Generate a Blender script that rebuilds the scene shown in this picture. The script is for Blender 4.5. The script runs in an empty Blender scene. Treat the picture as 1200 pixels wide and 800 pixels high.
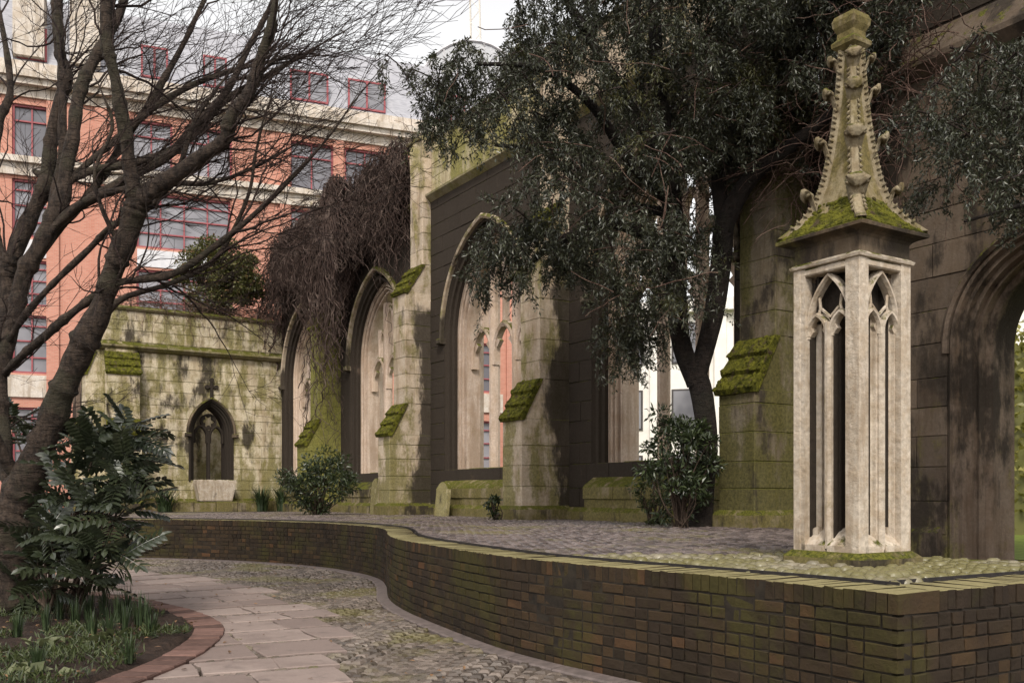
import bpy, math, random
import numpy as np
from mathutils import Vector, noise as mnoise
R = math.radians
rng = random.Random(11)
nrng = np.random.default_rng(5)
scene = bpy.context.scene
col = scene.collection

# ------------------------------------------------------------------ camera
FPX, CX, HY, EYE = 1100.0, 600.0, 578.0, 1.31
cam_d = bpy.data.cameras.new('camera'); cam = bpy.data.objects.new('camera', cam_d); col.objects.link(cam)
cam.location = (0, 0, EYE); cam.rotation_euler = (R(90), 0, 0)
cam_d.sensor_width = 36; cam_d.lens = FPX / 1200 * 36; cam_d.shift_y = (HY - 400) / 1200
cam_d.clip_start = .05; cam_d.clip_end = 3000
scene.camera = cam

# ------------------------------------------------------------------ sky and sun (overcast, soft)
SUN_EL, SUN_AZ = 46, 181            # azimuth measured clockwise from +Y: straight behind the viewer
w = bpy.data.worlds.new('World'); scene.world = w; w.use_nodes = True
wt = w.node_tree; wt.nodes.clear()
sky = wt.nodes.new('ShaderNodeTexSky'); sky.sky_type = 'NISHITA'; sky.sun_disc = False
sky.sun_elevation = R(SUN_EL); sky.sun_rotation = R(SUN_AZ)
sky.air_density = 2.0; sky.dust_density = 1.0; sky.ozone_density = 1.0
hs = wt.nodes.new('ShaderNodeHueSaturation'); hs.inputs['Saturation'].default_value = .12
tint = wt.nodes.new('ShaderNodeMix'); tint.data_type = 'RGBA'; tint.blend_type = 'MULTIPLY'
tint.inputs[0].default_value = 1; tint.inputs[7].default_value = (1.0, .97, .955, 1)
bg = wt.nodes.new('ShaderNodeBackground'); bg.inputs['Strength'].default_value = .12
wo = wt.nodes.new('ShaderNodeOutputWorld')
wt.links.new(sky.outputs[0], hs.inputs['Color']); wt.links.new(hs.outputs[0], tint.inputs[6])
wt.links.new(tint.outputs[2], bg.inputs['Color']); wt.links.new(bg.outputs[0], wo.inputs['Surface'])
sl = bpy.data.lights.new('sun', 'SUN'); sl.energy = 1.5; sl.angle = R(11); sl.color = (1, .93, .82)
so = bpy.data.objects.new('sun', sl); col.objects.link(so)
az = R(SUN_AZ); sdir = Vector((math.sin(az) * math.cos(R(SUN_EL)), math.cos(az) * math.cos(R(SUN_EL)), math.sin(R(SUN_EL))))
so.rotation_euler = sdir.to_track_quat('Z', 'Y').to_euler(); so.location = (0, -12, 20)
vs = scene.view_settings; vs.view_transform = 'Standard'; vs.look = 'None'; vs.gamma = 1; vs.use_curve_mapping = False
vs.exposure = 1.0

# ------------------------------------------------------------------ helpers
BASE = {}
def base_of(o): return BASE.get(o.name, np.zeros(3)) if o else np.zeros(3)
def P(x, y, d): return np.array(((x - CX) / FPX * d, d, EYE - (y - HY) / FPX * d))   # a point seen at (x, y), d metres out
def tag(o, label=None, cat=None, group=None, kind=None):
    if label: o['label'] = label
    if cat: o['category'] = cat
    if group: o['group'] = group
    if kind: o['kind'] = kind
    return o
def empty(name, loc, label, cat, group=None):
    o = bpy.data.objects.new(name, None); col.objects.link(o); o.location = loc; o.empty_display_size = .2
    BASE[o.name] = np.array(loc, float); return tag(o, label, cat, group)
def mesh_np(name, V, F, rnd=None, smooth=False):
    """F: int array (n,k) or list of faces"""
    me = bpy.data.meshes.new(name)
    V = np.asarray(V, np.float32)
    if isinstance(F, np.ndarray):
        n, k = F.shape; flat = F.ravel(); starts = np.arange(n) * k; tot = np.full(n, k)
    else:
        n = len(F); tot = np.array([len(f) for f in F]); starts = np.concatenate(([0], np.cumsum(tot)[:-1])); flat = np.concatenate([np.asarray(f) for f in F])
    me.vertices.add(len(V)); me.vertices.foreach_set('co', V.ravel())
    me.loops.add(len(flat)); me.loops.foreach_set('vertex_index', flat.astype(np.int32))
    me.polygons.add(n); me.polygons.foreach_set('loop_start', starts.astype(np.int32)); me.polygons.foreach_set('loop_total', tot.astype(np.int32))
    me.polygons.foreach_set('use_smooth', np.full(n, smooth, dtype=bool))
    if rnd is not None:
        a = me.attributes.new('rnd', 'FLOAT', 'FACE'); a.data.foreach_set('value', np.asarray(rnd, np.float32))
    me.update(calc_edges=True); me.validate()
    return me
def add(name, V, F, mat, parent=None, origin=None, rnd=None, smooth=False, kind=None):
    V = np.asarray(V, float)
    b = base_of(parent)
    if origin is not None: b = np.asarray(origin, float)
    me = mesh_np(name, V - b, F, rnd, smooth); me.materials.append(M[mat] if isinstance(mat, str) else mat)
    o = bpy.data.objects.new(name, me); col.objects.link(o)
    if parent: o.parent = parent; o.location = Vector(b - base_of(parent))
    else: o.location = Vector(b)
    BASE[o.name] = b
    if kind: o['kind'] = kind
    return o
def place(name, me, parent, loc, mat3=None, kind=None):
    o = bpy.data.objects.new(name, me); col.objects.link(o); o.parent = parent
    l = np.asarray(loc, float) - base_of(parent)
    if mat3 is not None:
        from mathutils import Matrix
        mm = Matrix(((mat3[0][0], mat3[1][0], mat3[2][0], l[0]), (mat3[0][1], mat3[1][1], mat3[2][1], l[1]), (mat3[0][2], mat3[1][2], mat3[2][2], l[2]), (0, 0, 0, 1)))
        o.matrix_local = mm
    else: o.location = Vector(l)
    return o
def inset(poly, c):
    n = len(poly); out = []
    for i in range(n):
        a, b, d = poly[i - 1], poly[i], poly[(i + 1) % n]
        e1 = np.array((b[0] - a[0], b[1] - a[1])); e2 = np.array((d[0] - b[0], d[1] - b[1]))
        e1 /= np.linalg.norm(e1) + 1e-9; e2 /= np.linalg.norm(e2) + 1e-9
        n1 = np.array((-e1[1], e1[0])); n2 = np.array((-e2[1], e2[0])); m = n1 + n2; L = max(.3, np.dot(m, m) / 2)
        out.append((b[0] + m[0] * c / L, b[1] + m[1] * c / L))
    return out
class MB:
    def __init__(s): s.v = []; s.f = []; s.r = []; s.cur = 0.
    def pt(s, p): s.v.append(tuple(p)); return len(s.v) - 1
    def face(s, idx): s.f.append(tuple(idx)); s.r.append(s.cur)
    def quad(s, *ps): s.face([s.pt(p) for p in ps])
    def prism(s, fr, poly, h0, h1, ch=0, back=True):
        """poly in (a,b) counter-clockwise, extruded along h, chamfered at h1"""
        n = len(poly)
        r0 = [s.pt(fr(a, b, h0)) for a, b in poly]
        if ch:
            r1 = [s.pt(fr(a, b, h1 - ch)) for a, b in poly]; r2 = [s.pt(fr(a, b, h1)) for a, b in inset(poly, ch)]; rs = [r0, r1, r2]
        else: rs = [r0, [s.pt(fr(a, b, h1)) for a, b in poly]]
        for A, B in zip(rs, rs[1:]):
            for i in range(n): s.face((A[i], A[(i + 1) % n], B[(i + 1) % n], B[i]))
        s.face(rs[-1])
        if back: s.face(r0[::-1])
    def box(s, fr, a0, a1, b0, b1, h0, h1, ch=0, back=True): s.prism(fr, [(a0, b0), (a1, b0), (a1, b1), (a0, b1)], h0, h1, ch, back)
    def rings(s, rings, close=True, cap=True):
        ids = [[s.pt(p) for p in r] for r in rings]; n = len(ids[0])
        for A, B in zip(ids, ids[1:]):
            for i in range(n if close else n - 1): s.face((A[i], A[(i + 1) % n], B[(i + 1) % n], B[i]))
        if cap and close: s.face(ids[0][::-1]); s.face(ids[-1])
    def tube(s, pts, rad, n=6, cap=True):
        V, F = tube_np(pts, rad, n); b = len(s.v)
        s.v += [tuple(p) for p in V]
        for f in F: s.face(tuple(int(i) + b for i in f))
        if cap: s.face(tuple(range(b, b + n))[::-1]); s.face(tuple(range(b + len(V) - n, b + len(V))))
    def build(s, name, mat, parent=None, origin=None, smooth=False, kind=None, rnd=True):
        return add(name, s.v, s.f, mat, parent, origin, s.r if rnd else None, smooth, kind)
def tube_np(pts, rad, n=5):
    pts = np.asarray(pts, float); m = len(pts); rad = np.broadcast_to(np.asarray(rad, float), (m,))
    t = np.gradient(pts, axis=0); t /= np.linalg.norm(t, axis=1, keepdims=True) + 1e-9
    ref = np.array((.13, .31, .94)) if abs(t[:, 2]).mean() < .8 else np.array((.97, .2, .1))
    a = np.cross(t, ref); a /= np.linalg.norm(a, axis=1, keepdims=True) + 1e-9; b = np.cross(t, a)
    ang = np.arange(n) / n * 2 * math.pi
    V = pts[:, None] + rad[:, None, None] * (np.cos(ang)[None, :, None] * a[:, None] + np.sin(ang)[None, :, None] * b[:, None])
    i = np.arange(m - 1)[:, None] * n; k = np.arange(n)[None]; k2 = (k + 1) % n
    F = np.stack((i + k, i + k2, i + n + k2, i + n + k), -1).reshape(-1, 4)
    return V.reshape(-1, 3), F
def join(parts):
    Vs, Fs, o = [], [], 0
    for V, F in parts: Vs.append(V); Fs.append(F + o); o += len(V)
    return np.concatenate(Vs), np.concatenate(Fs)
def spline(pts, n):
    """Catmull-Rom through pts, n samples a span"""
    p = np.asarray(pts, float); p = np.vstack((2 * p[0] - p[1], p, 2 * p[-1] - p[-2])); out = []
    for i in range(1, len(p) - 2):
        for t in np.linspace(0, 1, n, endpoint=False):
            a, b, c, d = p[i - 1], p[i], p[i + 1], p[i + 2]
            out.append(.5 * (2 * b + (c - a) * t + (2 * a - 5 * b + 4 * c - d) * t * t + (3 * b - a - 3 * c + d) * t ** 3))
    out.append(p[-2]); return np.array(out)
def leaves_np(C, D, N, L, W, fold=.25):
    """diamond leaves: centre base C, direction D, normal N, length L, width W (arrays)"""
    D = D / (np.linalg.norm(D, axis=1, keepdims=True) + 1e-9); S = np.cross(D, N); S /= np.linalg.norm(S, axis=1, keepdims=True) + 1e-9
    U = np.cross(S, D); L = L[:, None]; W = W[:, None]
    v = np.stack((C, C + D * L * .45 + S * W * .5 + U * W * fold, C + D * L, C + D * L * .45 - S * W * .5 + U * W * fold), 1)
    n = len(C); i = np.arange(n)[:, None] * 4
    F = np.concatenate((i + np.array([[0, 1, 2]]), i + np.array([[0, 2, 3]])), 0)
    return v.reshape(-1, 3), F
def unit(n): v = nrng.normal(size=(n, 3)); return v / np.linalg.norm(v, axis=1, keepdims=True)
def inpoly(px, py, poly):
    poly = np.asarray(poly); inside = np.zeros(len(px), bool); j = len(poly) - 1
    for i in range(len(poly)):
        xi, yi, xj, yj = *poly[i], *poly[j]
        c = ((yi > py) != (yj > py)) & (px < (xj - xi) * (py - yi) / (yj - yi + 1e-12) + xi)
        inside ^= c; j = i
    return inside

# ------------------------------------------------------------------ materials
M = {}
class NT:
    def __init__(s, name):
        s.m = bpy.data.materials.new(name); s.m.use_nodes = True; s.t = s.m.node_tree; s.t.nodes.clear(); M[name] = s.m
        s.bs = s.t.nodes.new('ShaderNodeBsdfPrincipled'); o = s.t.nodes.new('ShaderNodeOutputMaterial'); s.out = o
        s.t.links.new(s.bs.outputs[0], o.inputs['Surface']); s._pos = None
    def n(s, typ, **k):
        x = s.t.nodes.new(typ)
        for a, b in k.items(): setattr(x, a, b)
        return x
    def l(s, a, b): s.t.links.new(a, b)
    def put(s, sock, v):
        if isinstance(v, bpy.types.NodeSocket): s.l(v, sock)
        elif isinstance(v, (tuple, list)) and len(v) == 3 and sock.type == 'RGBA': sock.default_value = (*v, 1)
        else: sock.default_value = v
    def geo(s):
        if not s._pos: s._pos = s.n('ShaderNodeNewGeometry')
        return s._pos
    def pos(s, sc=(1, 1, 1), off=(0, 0, 0)):
        m = s.n('ShaderNodeMapping'); s.l(s.geo().outputs['Position'], m.inputs['Vector']); m.inputs['Scale'].default_value = sc; m.inputs['Location'].default_value = off; return m.outputs[0]
    def noise(s, scale, detail=4, rough=.6, vec=None):
        x = s.n('ShaderNodeTexNoise'); x.inputs['Scale'].default_value = scale; x.inputs['Detail'].default_value = detail; x.inputs['Roughness'].default_value = rough
        s.l(vec or s.geo().outputs['Position'], x.inputs['Vector']); return x.outputs['Fac']
    def vor(s, scale, vec=None, out='Distance', **k):
        x = s.n('ShaderNodeTexVoronoi', **k); x.inputs['Scale'].default_value = scale; s.l(vec or s.geo().outputs['Position'], x.inputs['Vector']); return x.outputs[out]
    def math(s, op, a, b=0., clamp=False):
        x = s.n('ShaderNodeMath', operation=op, use_clamp=clamp); s.put(x.inputs[0], a); s.put(x.inputs[1], b); return x.outputs[0]
    def step(s, v, lo, hi):
        x = s.n('ShaderNodeMapRange', interpolation_type='SMOOTHSTEP'); s.put(x.inputs[0], v); x.inputs[1].default_value = lo; x.inputs[2].default_value = hi; return x.outputs[0]
    def mix(s, f, a, b, mode='MIX'):
        x = s.n('ShaderNodeMix', data_type='RGBA', blend_type=mode); s.put(x.inputs[0], f); s.put(x.inputs[6], a); s.put(x.inputs[7], b); return x.outputs[2]
    def ramp(s, f, stops):
        x = s.n('ShaderNodeValToRGB'); s.put(x.inputs[0], f); e = x.color_ramp.elements
        while len(e) < len(stops): e.new(.5)
        for q, (p, c) in zip(e, stops): q.position = p; q.color = (*c, 1)
        return x.outputs[0]
    def rnd(s):
        o = s.n('ShaderNodeObjectInfo'); a = s.n('ShaderNodeAttribute', attribute_name='rnd')
        return s.math('FRACT', s.math('ADD', s.math('MULTIPLY', o.outputs['Random'], 7.31), a.outputs['Fac']))
    def nz(s):
        x = s.n('ShaderNodeSeparateXYZ'); s.l(s.geo().outputs['Normal'], x.inputs[0]); return x.outputs['Z']
    def pz(s):
        x = s.n('ShaderNodeSeparateXYZ'); s.l(s.geo().outputs['Position'], x.inputs[0]); return x.outputs['Z']
    def fin(s, colr, rough=.85, bump=None, bs=.3, bd=.02, spec=.3):
        s.put(s.bs.inputs['Base Color'], colr); s.put(s.bs.inputs['Roughness'], rough); s.bs.inputs['Specular IOR Level'].default_value = spec
        if bump is not None:
            b = s.n('ShaderNodeBump'); b.inputs['Strength'].default_value = bs; b.inputs['Distance'].default_value = bd; s.l(bump, b.inputs['Height']); s.l(b.outputs[0], s.bs.inputs['Normal'])
        return s.m
def stone(name, c, soot=.5, green=.5, moss=.6, sootc=(.017, .0135, .0105), low=1.0, var=.25, greenc=(.125, .118, .03), wash=0., sc=1.):
    """weathered limestone: c base colour; soot / green / moss in 0..1 say how much of it is covered; wash = soot left near the wall where rain does not reach"""
    s = NT(name)
    fine = s.noise(22, 5, .7); mid = s.noise(3.1 * sc, 6, .68); big = s.noise(.6 * sc, 5, .62, s.pos((1, 1, .7), (3, 1, 5)))
    streak = s.noise(1.5 * sc, 6, .66, s.pos((1.7, 1.7, .22), (9, 2, 1)))
    k = s.mix(s.step(fine, .25, .8), tuple(x * .66 for x in c), tuple(min(1, x * 1.12) for x in c))
    k = s.mix(s.math('MULTIPLY', s.step(mid, .40, .66), .6), k, (c[0] * .62, c[1] * .54, c[2] * .44))
    k = s.mix(var, k, s.mix(s.rnd(), tuple(x * .45 for x in c), (min(1, c[0] * 1.3), min(1, c[1] * 1.25), min(1, c[2] * 1.15))))
    k = s.mix(s.math('MULTIPLY', s.step(streak, .47, .64), .55), k, (c[0] * .40, c[1] * .34, c[2] * .27))
    g = s.math('ADD', s.math('MULTIPLY', s.noise(1.2 * sc, 6, .66, s.pos((1.5, 1.5, .4), (4, 8, 1))), .7), s.math('MULTIPLY', mid, .3))
    lowf = s.step(s.pz(), .8 + 2.6 * low, .7); g = s.math('ADD', g, s.math('MULTIPLY', lowf, .07))
    gt = .5 + (.5 - green) * .36
    k = s.mix(s.math('MULTIPLY', s.step(g, gt - .05, gt + .07), .78), k, s.mix(s.step(fine, .3, .7), tuple(x * .65 for x in greenc), (greenc[0] * 1.6, greenc[1] * 1.5, greenc[2] * 1.7)))
    sn = s.noise(1.9 * sc, 6, .7, s.pos((1.3, 1.3, .45), (1, 7, 2)))
    sv = s.math('ADD', s.math('MULTIPLY', big, .6), s.math('MULTIPLY', sn, .4))
    if wash:
        d = s.n('ShaderNodeVectorMath', operation='DOT_PRODUCT'); s.l(s.pos((1, 1, 1), (-ORG[0], -ORG[1], 0)), d.inputs[0]); d.inputs[1].default_value = (NN[0], NN[1], 0)
        sv = s.math('ADD', sv, s.math('MULTIPLY', s.step(s.math('ADD', d.outputs['Value'], s.math('MULTIPLY', s.math('SUBTRACT', sn, .5), 2.2)), .75, .05), s.math('MULTIPLY', s.step(s.pz(), 6.8, 5.6), wash)))
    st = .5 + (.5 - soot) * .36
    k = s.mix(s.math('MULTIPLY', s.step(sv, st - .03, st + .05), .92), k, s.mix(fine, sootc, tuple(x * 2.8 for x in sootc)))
    ms = s.math('MULTIPLY', s.step(s.nz(), .22, .5), s.step(s.noise(4.5, 5, .7), .62 - .4 * moss, .74 - .4 * moss))
    mossc = s.mix(s.step(s.noise(38, 3, .7), .3, .75), (.035, .040, .007), (.15, .142, .024))
    k = s.mix(ms, k, mossc)
    h = s.math('ADD', s.math('ADD', s.math('MULTIPLY', fine, .5), mid), s.math('MULTIPLY', s.math('MULTIPLY', ms, s.noise(60, 2)), 1.2))
    return s.fin(k, .92, h, .6, .03, .15)
U = np.array((-.537, .844)); NN = np.array((-.844, -.537)); ORG = np.array((4.77, 15.07))
stone('stone_pale', (.52, .43, .335), .25, .42, .6, wash=.18)
stone('stone_jamb', (.60, .48, .395), .16, .10, .6, low=.5)
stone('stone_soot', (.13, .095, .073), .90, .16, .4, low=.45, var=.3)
stone('stone_dusky', (.20, .15, .115), .55, .25, .6)
stone('stone_green', (.31, .275, .16), .18, .80, .8, greenc=(.135, .138, .022), wash=.12)
stone('stone_parapet', (.50, .43, .29), .14, .56, .7, greenc=(.15, .148, .03))
stone('stone_mossdark', (.19, .158, .115), .30, .60, .7, greenc=(.066, .064, .015))
stone('stone_end', (.60, .52, .385), .40, .50, .6, greenc=(.13, .12, .03), var=.14)
stone('stone_brown', (.145, .112, .086), .50, .18, .25, var=.45)
stone('stone_cap', (.26, .225, .14), .28, .46, .6)
stone('stone_pin', (.54, .465, .38), .10, .16, .35, low=.18, var=.05, sc=2.6)
stone('stone_pindark', (.17, .132, .095), .5, .28, .5)
stone('stone_spire', (.25, .205, .125), .30, .58, .5, var=.1, greenc=(.095, .080, .022), sc=3)
stone('stone_rib', (.30, .252, .172), .30, .38, .35, var=.1, greenc=(.10, .084, .026), sc=3)
stone('stone_arch', (.19, .145, .112), .44, .14, .4)
stone('stone_plinth', (.27, .22, .145), .34, .48, .55, greenc=(.10, .090, .024))
stone('stone_band', (.66, .60, .54), .08, .0, .1, var=.1)
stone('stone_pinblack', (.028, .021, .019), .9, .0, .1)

def mat_moss(name):
    s = NT(name); a = s.noise(9, 6, .7); b = s.noise(55, 3, .7)
    k = s.mix(s.step(a, .32, .66), (.026, .028, .006), s.mix(b, (.07, .074, .010), (.20, .186, .026)))
    k = s.mix(s.step(s.noise(7, 5, .7), .54, .64), k, (.07, .052, .03))
    s.fin(k, .95, s.math('ADD', a, s.math('MULTIPLY', b, .6)), .9, .04, .1)
mat_moss('moss')
def mat_brick():
    s = NT('brick'); r = s.rnd(); f = s.noise(30, 5, .7); m = s.noise(1.2, 5, .65); p = s.noise(5, 4, .7)
    k = s.ramp(r, [(0, (.020, .014, .009)), (.45, (.030, .020, .012)), (.8, (.042, .027, .014)), (.95, (.056, .033, .016)), (1, (.085, .042, .020))])
    k = s.mix(s.math('MULTIPLY', s.step(p, .4, .7), .55), k, (.035, .024, .017))
    k = s.mix(s.math('MULTIPLY', s.step(m, .48, .66), .7), k, s.mix(f, (.030, .027, .007), (.062, .055, .014)))
    k = s.mix(s.math('MULTIPLY', s.step(s.noise(.8, 4, .6, s.pos((1, 1, 1), (4, 4, 0))), .5, .66), .4), k, (.013, .009, .007))
    k = s.mix(s.math('MULTIPLY', s.math('MULTIPLY', s.step(s.nz(), .5, .8), s.step(s.pz(), .775, .792)), s.step(s.noise(3, 5, .7), .22, .5)), k, s.mix(f, (.10, .088, .034), (.34, .29, .15)))
    s.fin(k, .9, s.math('ADD', f, p), .7, .012, .2)
mat_brick()
def mat_simple(name, a, b, scale=12, rough=.9, bs=.4, bd=.01, spec=.25, rv=0., sc=(1, 1, 1)):
    s = NT(name); f = s.noise(scale, 5, .68, s.pos(sc)); k = s.mix(s.step(f, .3, .72), a, b)
    if rv: k = s.mix(rv, k, s.mix(s.rnd(), tuple(x * .45 for x in a), tuple(min(1, x * 1.5) for x in b)))
    return s.fin(k, rough, f, bs, bd, spec)
mat_simple('mortar', (.012, .009, .007), (.032, .025, .017), 9)
mat_simple('joint', (.025, .021, .014), (.055, .046, .036), 15)
mat_simple('earth', (.018, .011, .008), (.045, .028, .02), 14, bs=.9, bd=.05)
mat_simple('iron', (.012, .010, .010), (.028, .022, .020), 30, .6, spec=.4)
mat_simple('timber', (.035, .025, .018), (.08, .055, .04), 20)
def mat_sett(name, a, b, mossamt, wet=.62):
    s = NT(name); r = s.rnd(); f = s.noise(40, 4, .7); k = s.mix(r, a, b)
    k = s.mix(s.math('MULTIPLY', f, .5), k, tuple(x * .5 for x in a))
    k = s.mix(s.math('MULTIPLY', s.step(s.noise(.8, 5, .65), .55 - mossamt * .25, .72 - mossamt * .25), .55 + .35 * mossamt), k, s.mix(f, (.07, .065, .014), (.19, .165, .065)))
    s.fin(k, s.step(s.noise(1.1, 4), .1, 1.3), f, .35, .01, .4)
    s.put(s.bs.inputs['Roughness'], wet)
mat_sett('sett_path', (.075, .060, .050), (.23, .185, .155), .30)
mat_sett('sett_terrace', (.060, .047, .045), (.21, .168, .155), .20)
mat_sett('cobble', (.16, .14, .10), (.33, .29, .22), .8, .75)
def mat_slab():
    s = NT('slab'); f = s.noise(26, 6, .72); m = s.noise(1.6, 5, .62); st = s.noise(5, 5, .6, s.pos((1, 1, 1), (2, 9, 4)))
    k = s.mix(s.rnd(), (.20, .150, .132), (.305, .238, .21))
    k = s.mix(s.math('MULTIPLY', s.step(m, .45, .7), .6), k, (.16, .118, .104))
    k = s.mix(s.math('MULTIPLY', s.step(st, .54, .72), .5), k, (.095, .075, .068))
    k = s.mix(s.math('MULTIPLY', f, .35), k, (.10, .08, .072))
    s.fin(k, .72, s.math('ADD', f, s.math('MULTIPLY', m, 2.)), .35, .015, .3)
mat_slab()
mat_simple('kerb_brick', (.075, .042, .034), (.16, .092, .075), 14, rv=.45)
mat_simple('gutter', (.10, .082, .076), (.17, .135, .125), 12, .6)
def mat_leaf(name, a, b, rough=.45, trans=.15, spec=.5):
    s = NT(name); r = s.rnd(); f = s.noise(2.2, 3)
    k = s.mix(s.math('MULTIPLY_ADD', r, .7), a, b); k = s.mix(r, a, b); k = s.mix(s.math('MULTIPLY', f, .5), k, tuple(x * .5 for x in a))
    s.fin(k, rough, None, spec=spec)
    if trans:
        tr = s.n('ShaderNodeBsdfTranslucent'); s.put(tr.inputs[0], s.mix(.5, k, (b[0] * 1.2, b[1] * 1.3, b[2]))); mx = s.n('ShaderNodeMixShader'); mx.inputs[0].default_value = trans
        s.l(s.bs.outputs[0], mx.inputs[1]); s.l(tr.outputs[0], mx.inputs[2]); s.l(mx.outputs[0], s.out.inputs['Surface'])
mat_leaf('leaf_yew', (.013, .016, .008), (.085, .092, .05), .42, .12, .7)
mat_leaf('leaf_olive', (.03, .032, .010), (.11, .105, .035), .4, .15, .6)
mat_leaf('leaf_shrub', (.015, .024, .010), (.055, .075, .022), .38, .12, .6)
mat_leaf('leaf_mahonia', (.014, .020, .010), (.045, .055, .026), .33, .06, .75)
mat_leaf('leaf_ivy', (.04, .048, .014), (.18, .17, .05), .5, .2)
mat_leaf('leaf_blade', (.018, .030, .012), (.055, .085, .03), .5, .15)
mat_leaf('leaf_pale', (.07, .085, .035), (.19, .20, .10), .55, .2)
mat_leaf('leaf_cover', (.020, .032, .010), (.095, .115, .036), .5, .2)
mat_leaf('leaf_hedge', (.16, .16, .04), (.42, .38, .11), .5, .3)
mat_leaf('leaf_dead', (.08, .04, .02), (.30, .17, .08), .7, .1)
def mat_bark(name, a, b, c):
    s = NT(name); v = s.noise(7, 7, .75, s.pos((2.2, 2.2, .9))); f = s.noise(45, 4, .7, s.pos((.6, .6, 2))); kn = s.vor(9, s.pos((1, 1, 1.6))); rg = s.noise(16, 5, .7, s.pos((.5, .5, 3.2)))
    k = s.mix(s.step(v, .35, .65), a, b); k = s.mix(s.math('MULTIPLY', s.step(s.noise(2.1, 4, .6), .50, .64), .7), k, c)
    k = s.mix(s.math('MULTIPLY', s.step(rg, .5, .66), .6), k, tuple(x * .5 for x in a)); k = s.mix(s.math('MULTIPLY', s.step(s.noise(13, 4, .7), .58, .68), .35), k, tuple(min(1, x * 1.7) for x in b))
    s.fin(k, .8, s.math('ADD', s.math('ADD', v, s.math('MULTIPLY', f, .5)), s.math('ADD', s.math('MULTIPLY', rg, 1.0), s.math('MULTIPLY', kn, .6))), 1.0, .035, .3)
mat_bark('bark', (.018, .012, .009), (.075, .052, .038), (.05, .044, .026))
mat_bark('bark_dark', (.009, .006, .005), (.024, .016, .012), (.018, .016, .010))
mat_bark('twig', (.026, .016, .014), (.06, .038, .032), (.06, .045, .035))
mat_bark('vine', (.028, .016, .013), (.105, .066, .052), (.20, .145, .12))
mat_bark('creeper_red', (.07, .038, .03), (.20, .12, .09), (.23, .16, .12))
mat_simple('lawn_ground', (.10, .14, .025), (.20, .24, .05), 6, bs=.6)
def mat_redbrick():
    s = NT('red_brick'); x = s.n('ShaderNodeTexBrick'); mp = s.n('ShaderNodeMapping'); mp.inputs['Rotation'].default_value = (R(90), 0, 0)
    tc = s.n('ShaderNodeCombineXYZ'); g = s.n('ShaderNodeSeparateXYZ'); s.l(s.geo().outputs['Position'], g.inputs[0])
    s.l(s.math('ADD', s.math('MULTIPLY', g.outputs['X'], .931), s.math('MULTIPLY', g.outputs['Y'], .364)), tc.inputs[0]); s.l(g.outputs['Z'], tc.inputs[1]); s.l(tc.outputs[0], x.inputs['Vector'])
    x.inputs['Color1'].default_value = (.47, .20, .14, 1); x.inputs['Color2'].default_value = (.56, .26, .19, 1); x.inputs['Mortar'].default_value = (.46, .33, .27, 1)
    x.inputs['Scale'].default_value = 1; x.inputs['Brick Width'].default_value = .225; x.inputs['Row Height'].default_value = .075; x.inputs['Mortar Size'].default_value = .008
    k = s.mix(s.math('MULTIPLY', s.noise(.5, 4), .4), x.outputs['Color'], (.36, .14, .10)); s.fin(k, .9)
mat_redbrick()
mat_simple('red_metal', (.27, .07, .08), (.33, .095, .105), 4, .5)
mat_simple('slate', (.27, .27, .30), (.40, .40, .43), 2.5, .6, sc=(1, 1, 6))
mat_simple('pale_panel', (.52, .52, .55), (.62, .61, .63), 3, .5)
mat_simple('zinc', (.38, .39, .42), (.48, .49, .51), 3, .4)
mat_simple('dark_frame', (.05, .045, .045), (.08, .07, .07), 4, .5)
mat_simple('crane_paint', (.62, .58, .52), (.74, .70, .64), 4, .5)
mat_simple('white_stone', (.72, .68, .64), (.82, .78, .74), 1.4, .8)
def mat_glass():
    s = NT('window_glass'); s.fin(s.mix(s.step(s.noise(.35, 3), .35, .7), (.11, .108, .125), (.26, .255, .28)), .2, spec=.6)
mat_glass()
def mat_lampglass():
    s = NT('lamp_glass'); s.fin((.06, .055, .05), .15, spec=.6)
mat_lampglass()

# ------------------------------------------------------------------ ground, path, terrace
U = np.array((-.537, .844)); NN = np.array((-.844, -.537)); ORG = np.array((4.77, 15.07))
def NF(t, z, p): q = ORG + t * U + p * NN; return (q[0], q[1], z)          # church wall frame: along, up, out
def WF(a, b, h): return (a, b, h)
def tz(d): return .80 - .0055 * max(0., d - 12)
def sheet(name, poly, z, mat, label=None, cat=None, kind='structure', zf=None, origin=None):
    V = [(x, y, zf(x, y) if zf else z) for x, y in poly]
    o = add(name, V, [tuple(range(len(V)))], mat, None, origin or (0, 0, 0)); tag(o, label, cat, kind=kind); return o
G0 = sheet('ground', [(-900, -300), (900, -300), (900, 1500), (-900, 1500)], -.06, 'earth')

CURVE = spline([(1.98, 4.80), (1.63, 5.39), (1.18, 6.0), (.65, 6.68), (.2, 7.3), (-.2, 8.01), (-.79, 9.35), (-1.2, 10.4), (-1.5, 11.5), (-1.74, 13.05), (-2.02, 14.2), (-2.55, 15.3), (-3.5, 16.6), (-5.3, 18.0), (-7.8, 18.9), (-11, 19.3), (-15, 19.4)], 14)
def arclen(c): return np.concatenate(([0], np.cumsum(np.linalg.norm(np.diff(c, axis=0), axis=1))))
CS = arclen(CURVE)
def on(c, cs, s):
    p = np.array((np.interp(s, cs, c[:, 0]), np.interp(s, cs, c[:, 1]))); q = np.array((np.interp(s + .02, cs, c[:, 0]), np.interp(s + .02, cs, c[:, 1])))
    b = np.array((np.interp(s - .02, cs, c[:, 0]), np.interp(s - .02, cs, c[:, 1]))); t = q - b; return p, t / np.linalg.norm(t)
RIGHT = np.array(((1.98, 4.80), (2.0, 4.80))); RT = np.array((.853, .522)); RLEN = 3.0
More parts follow.
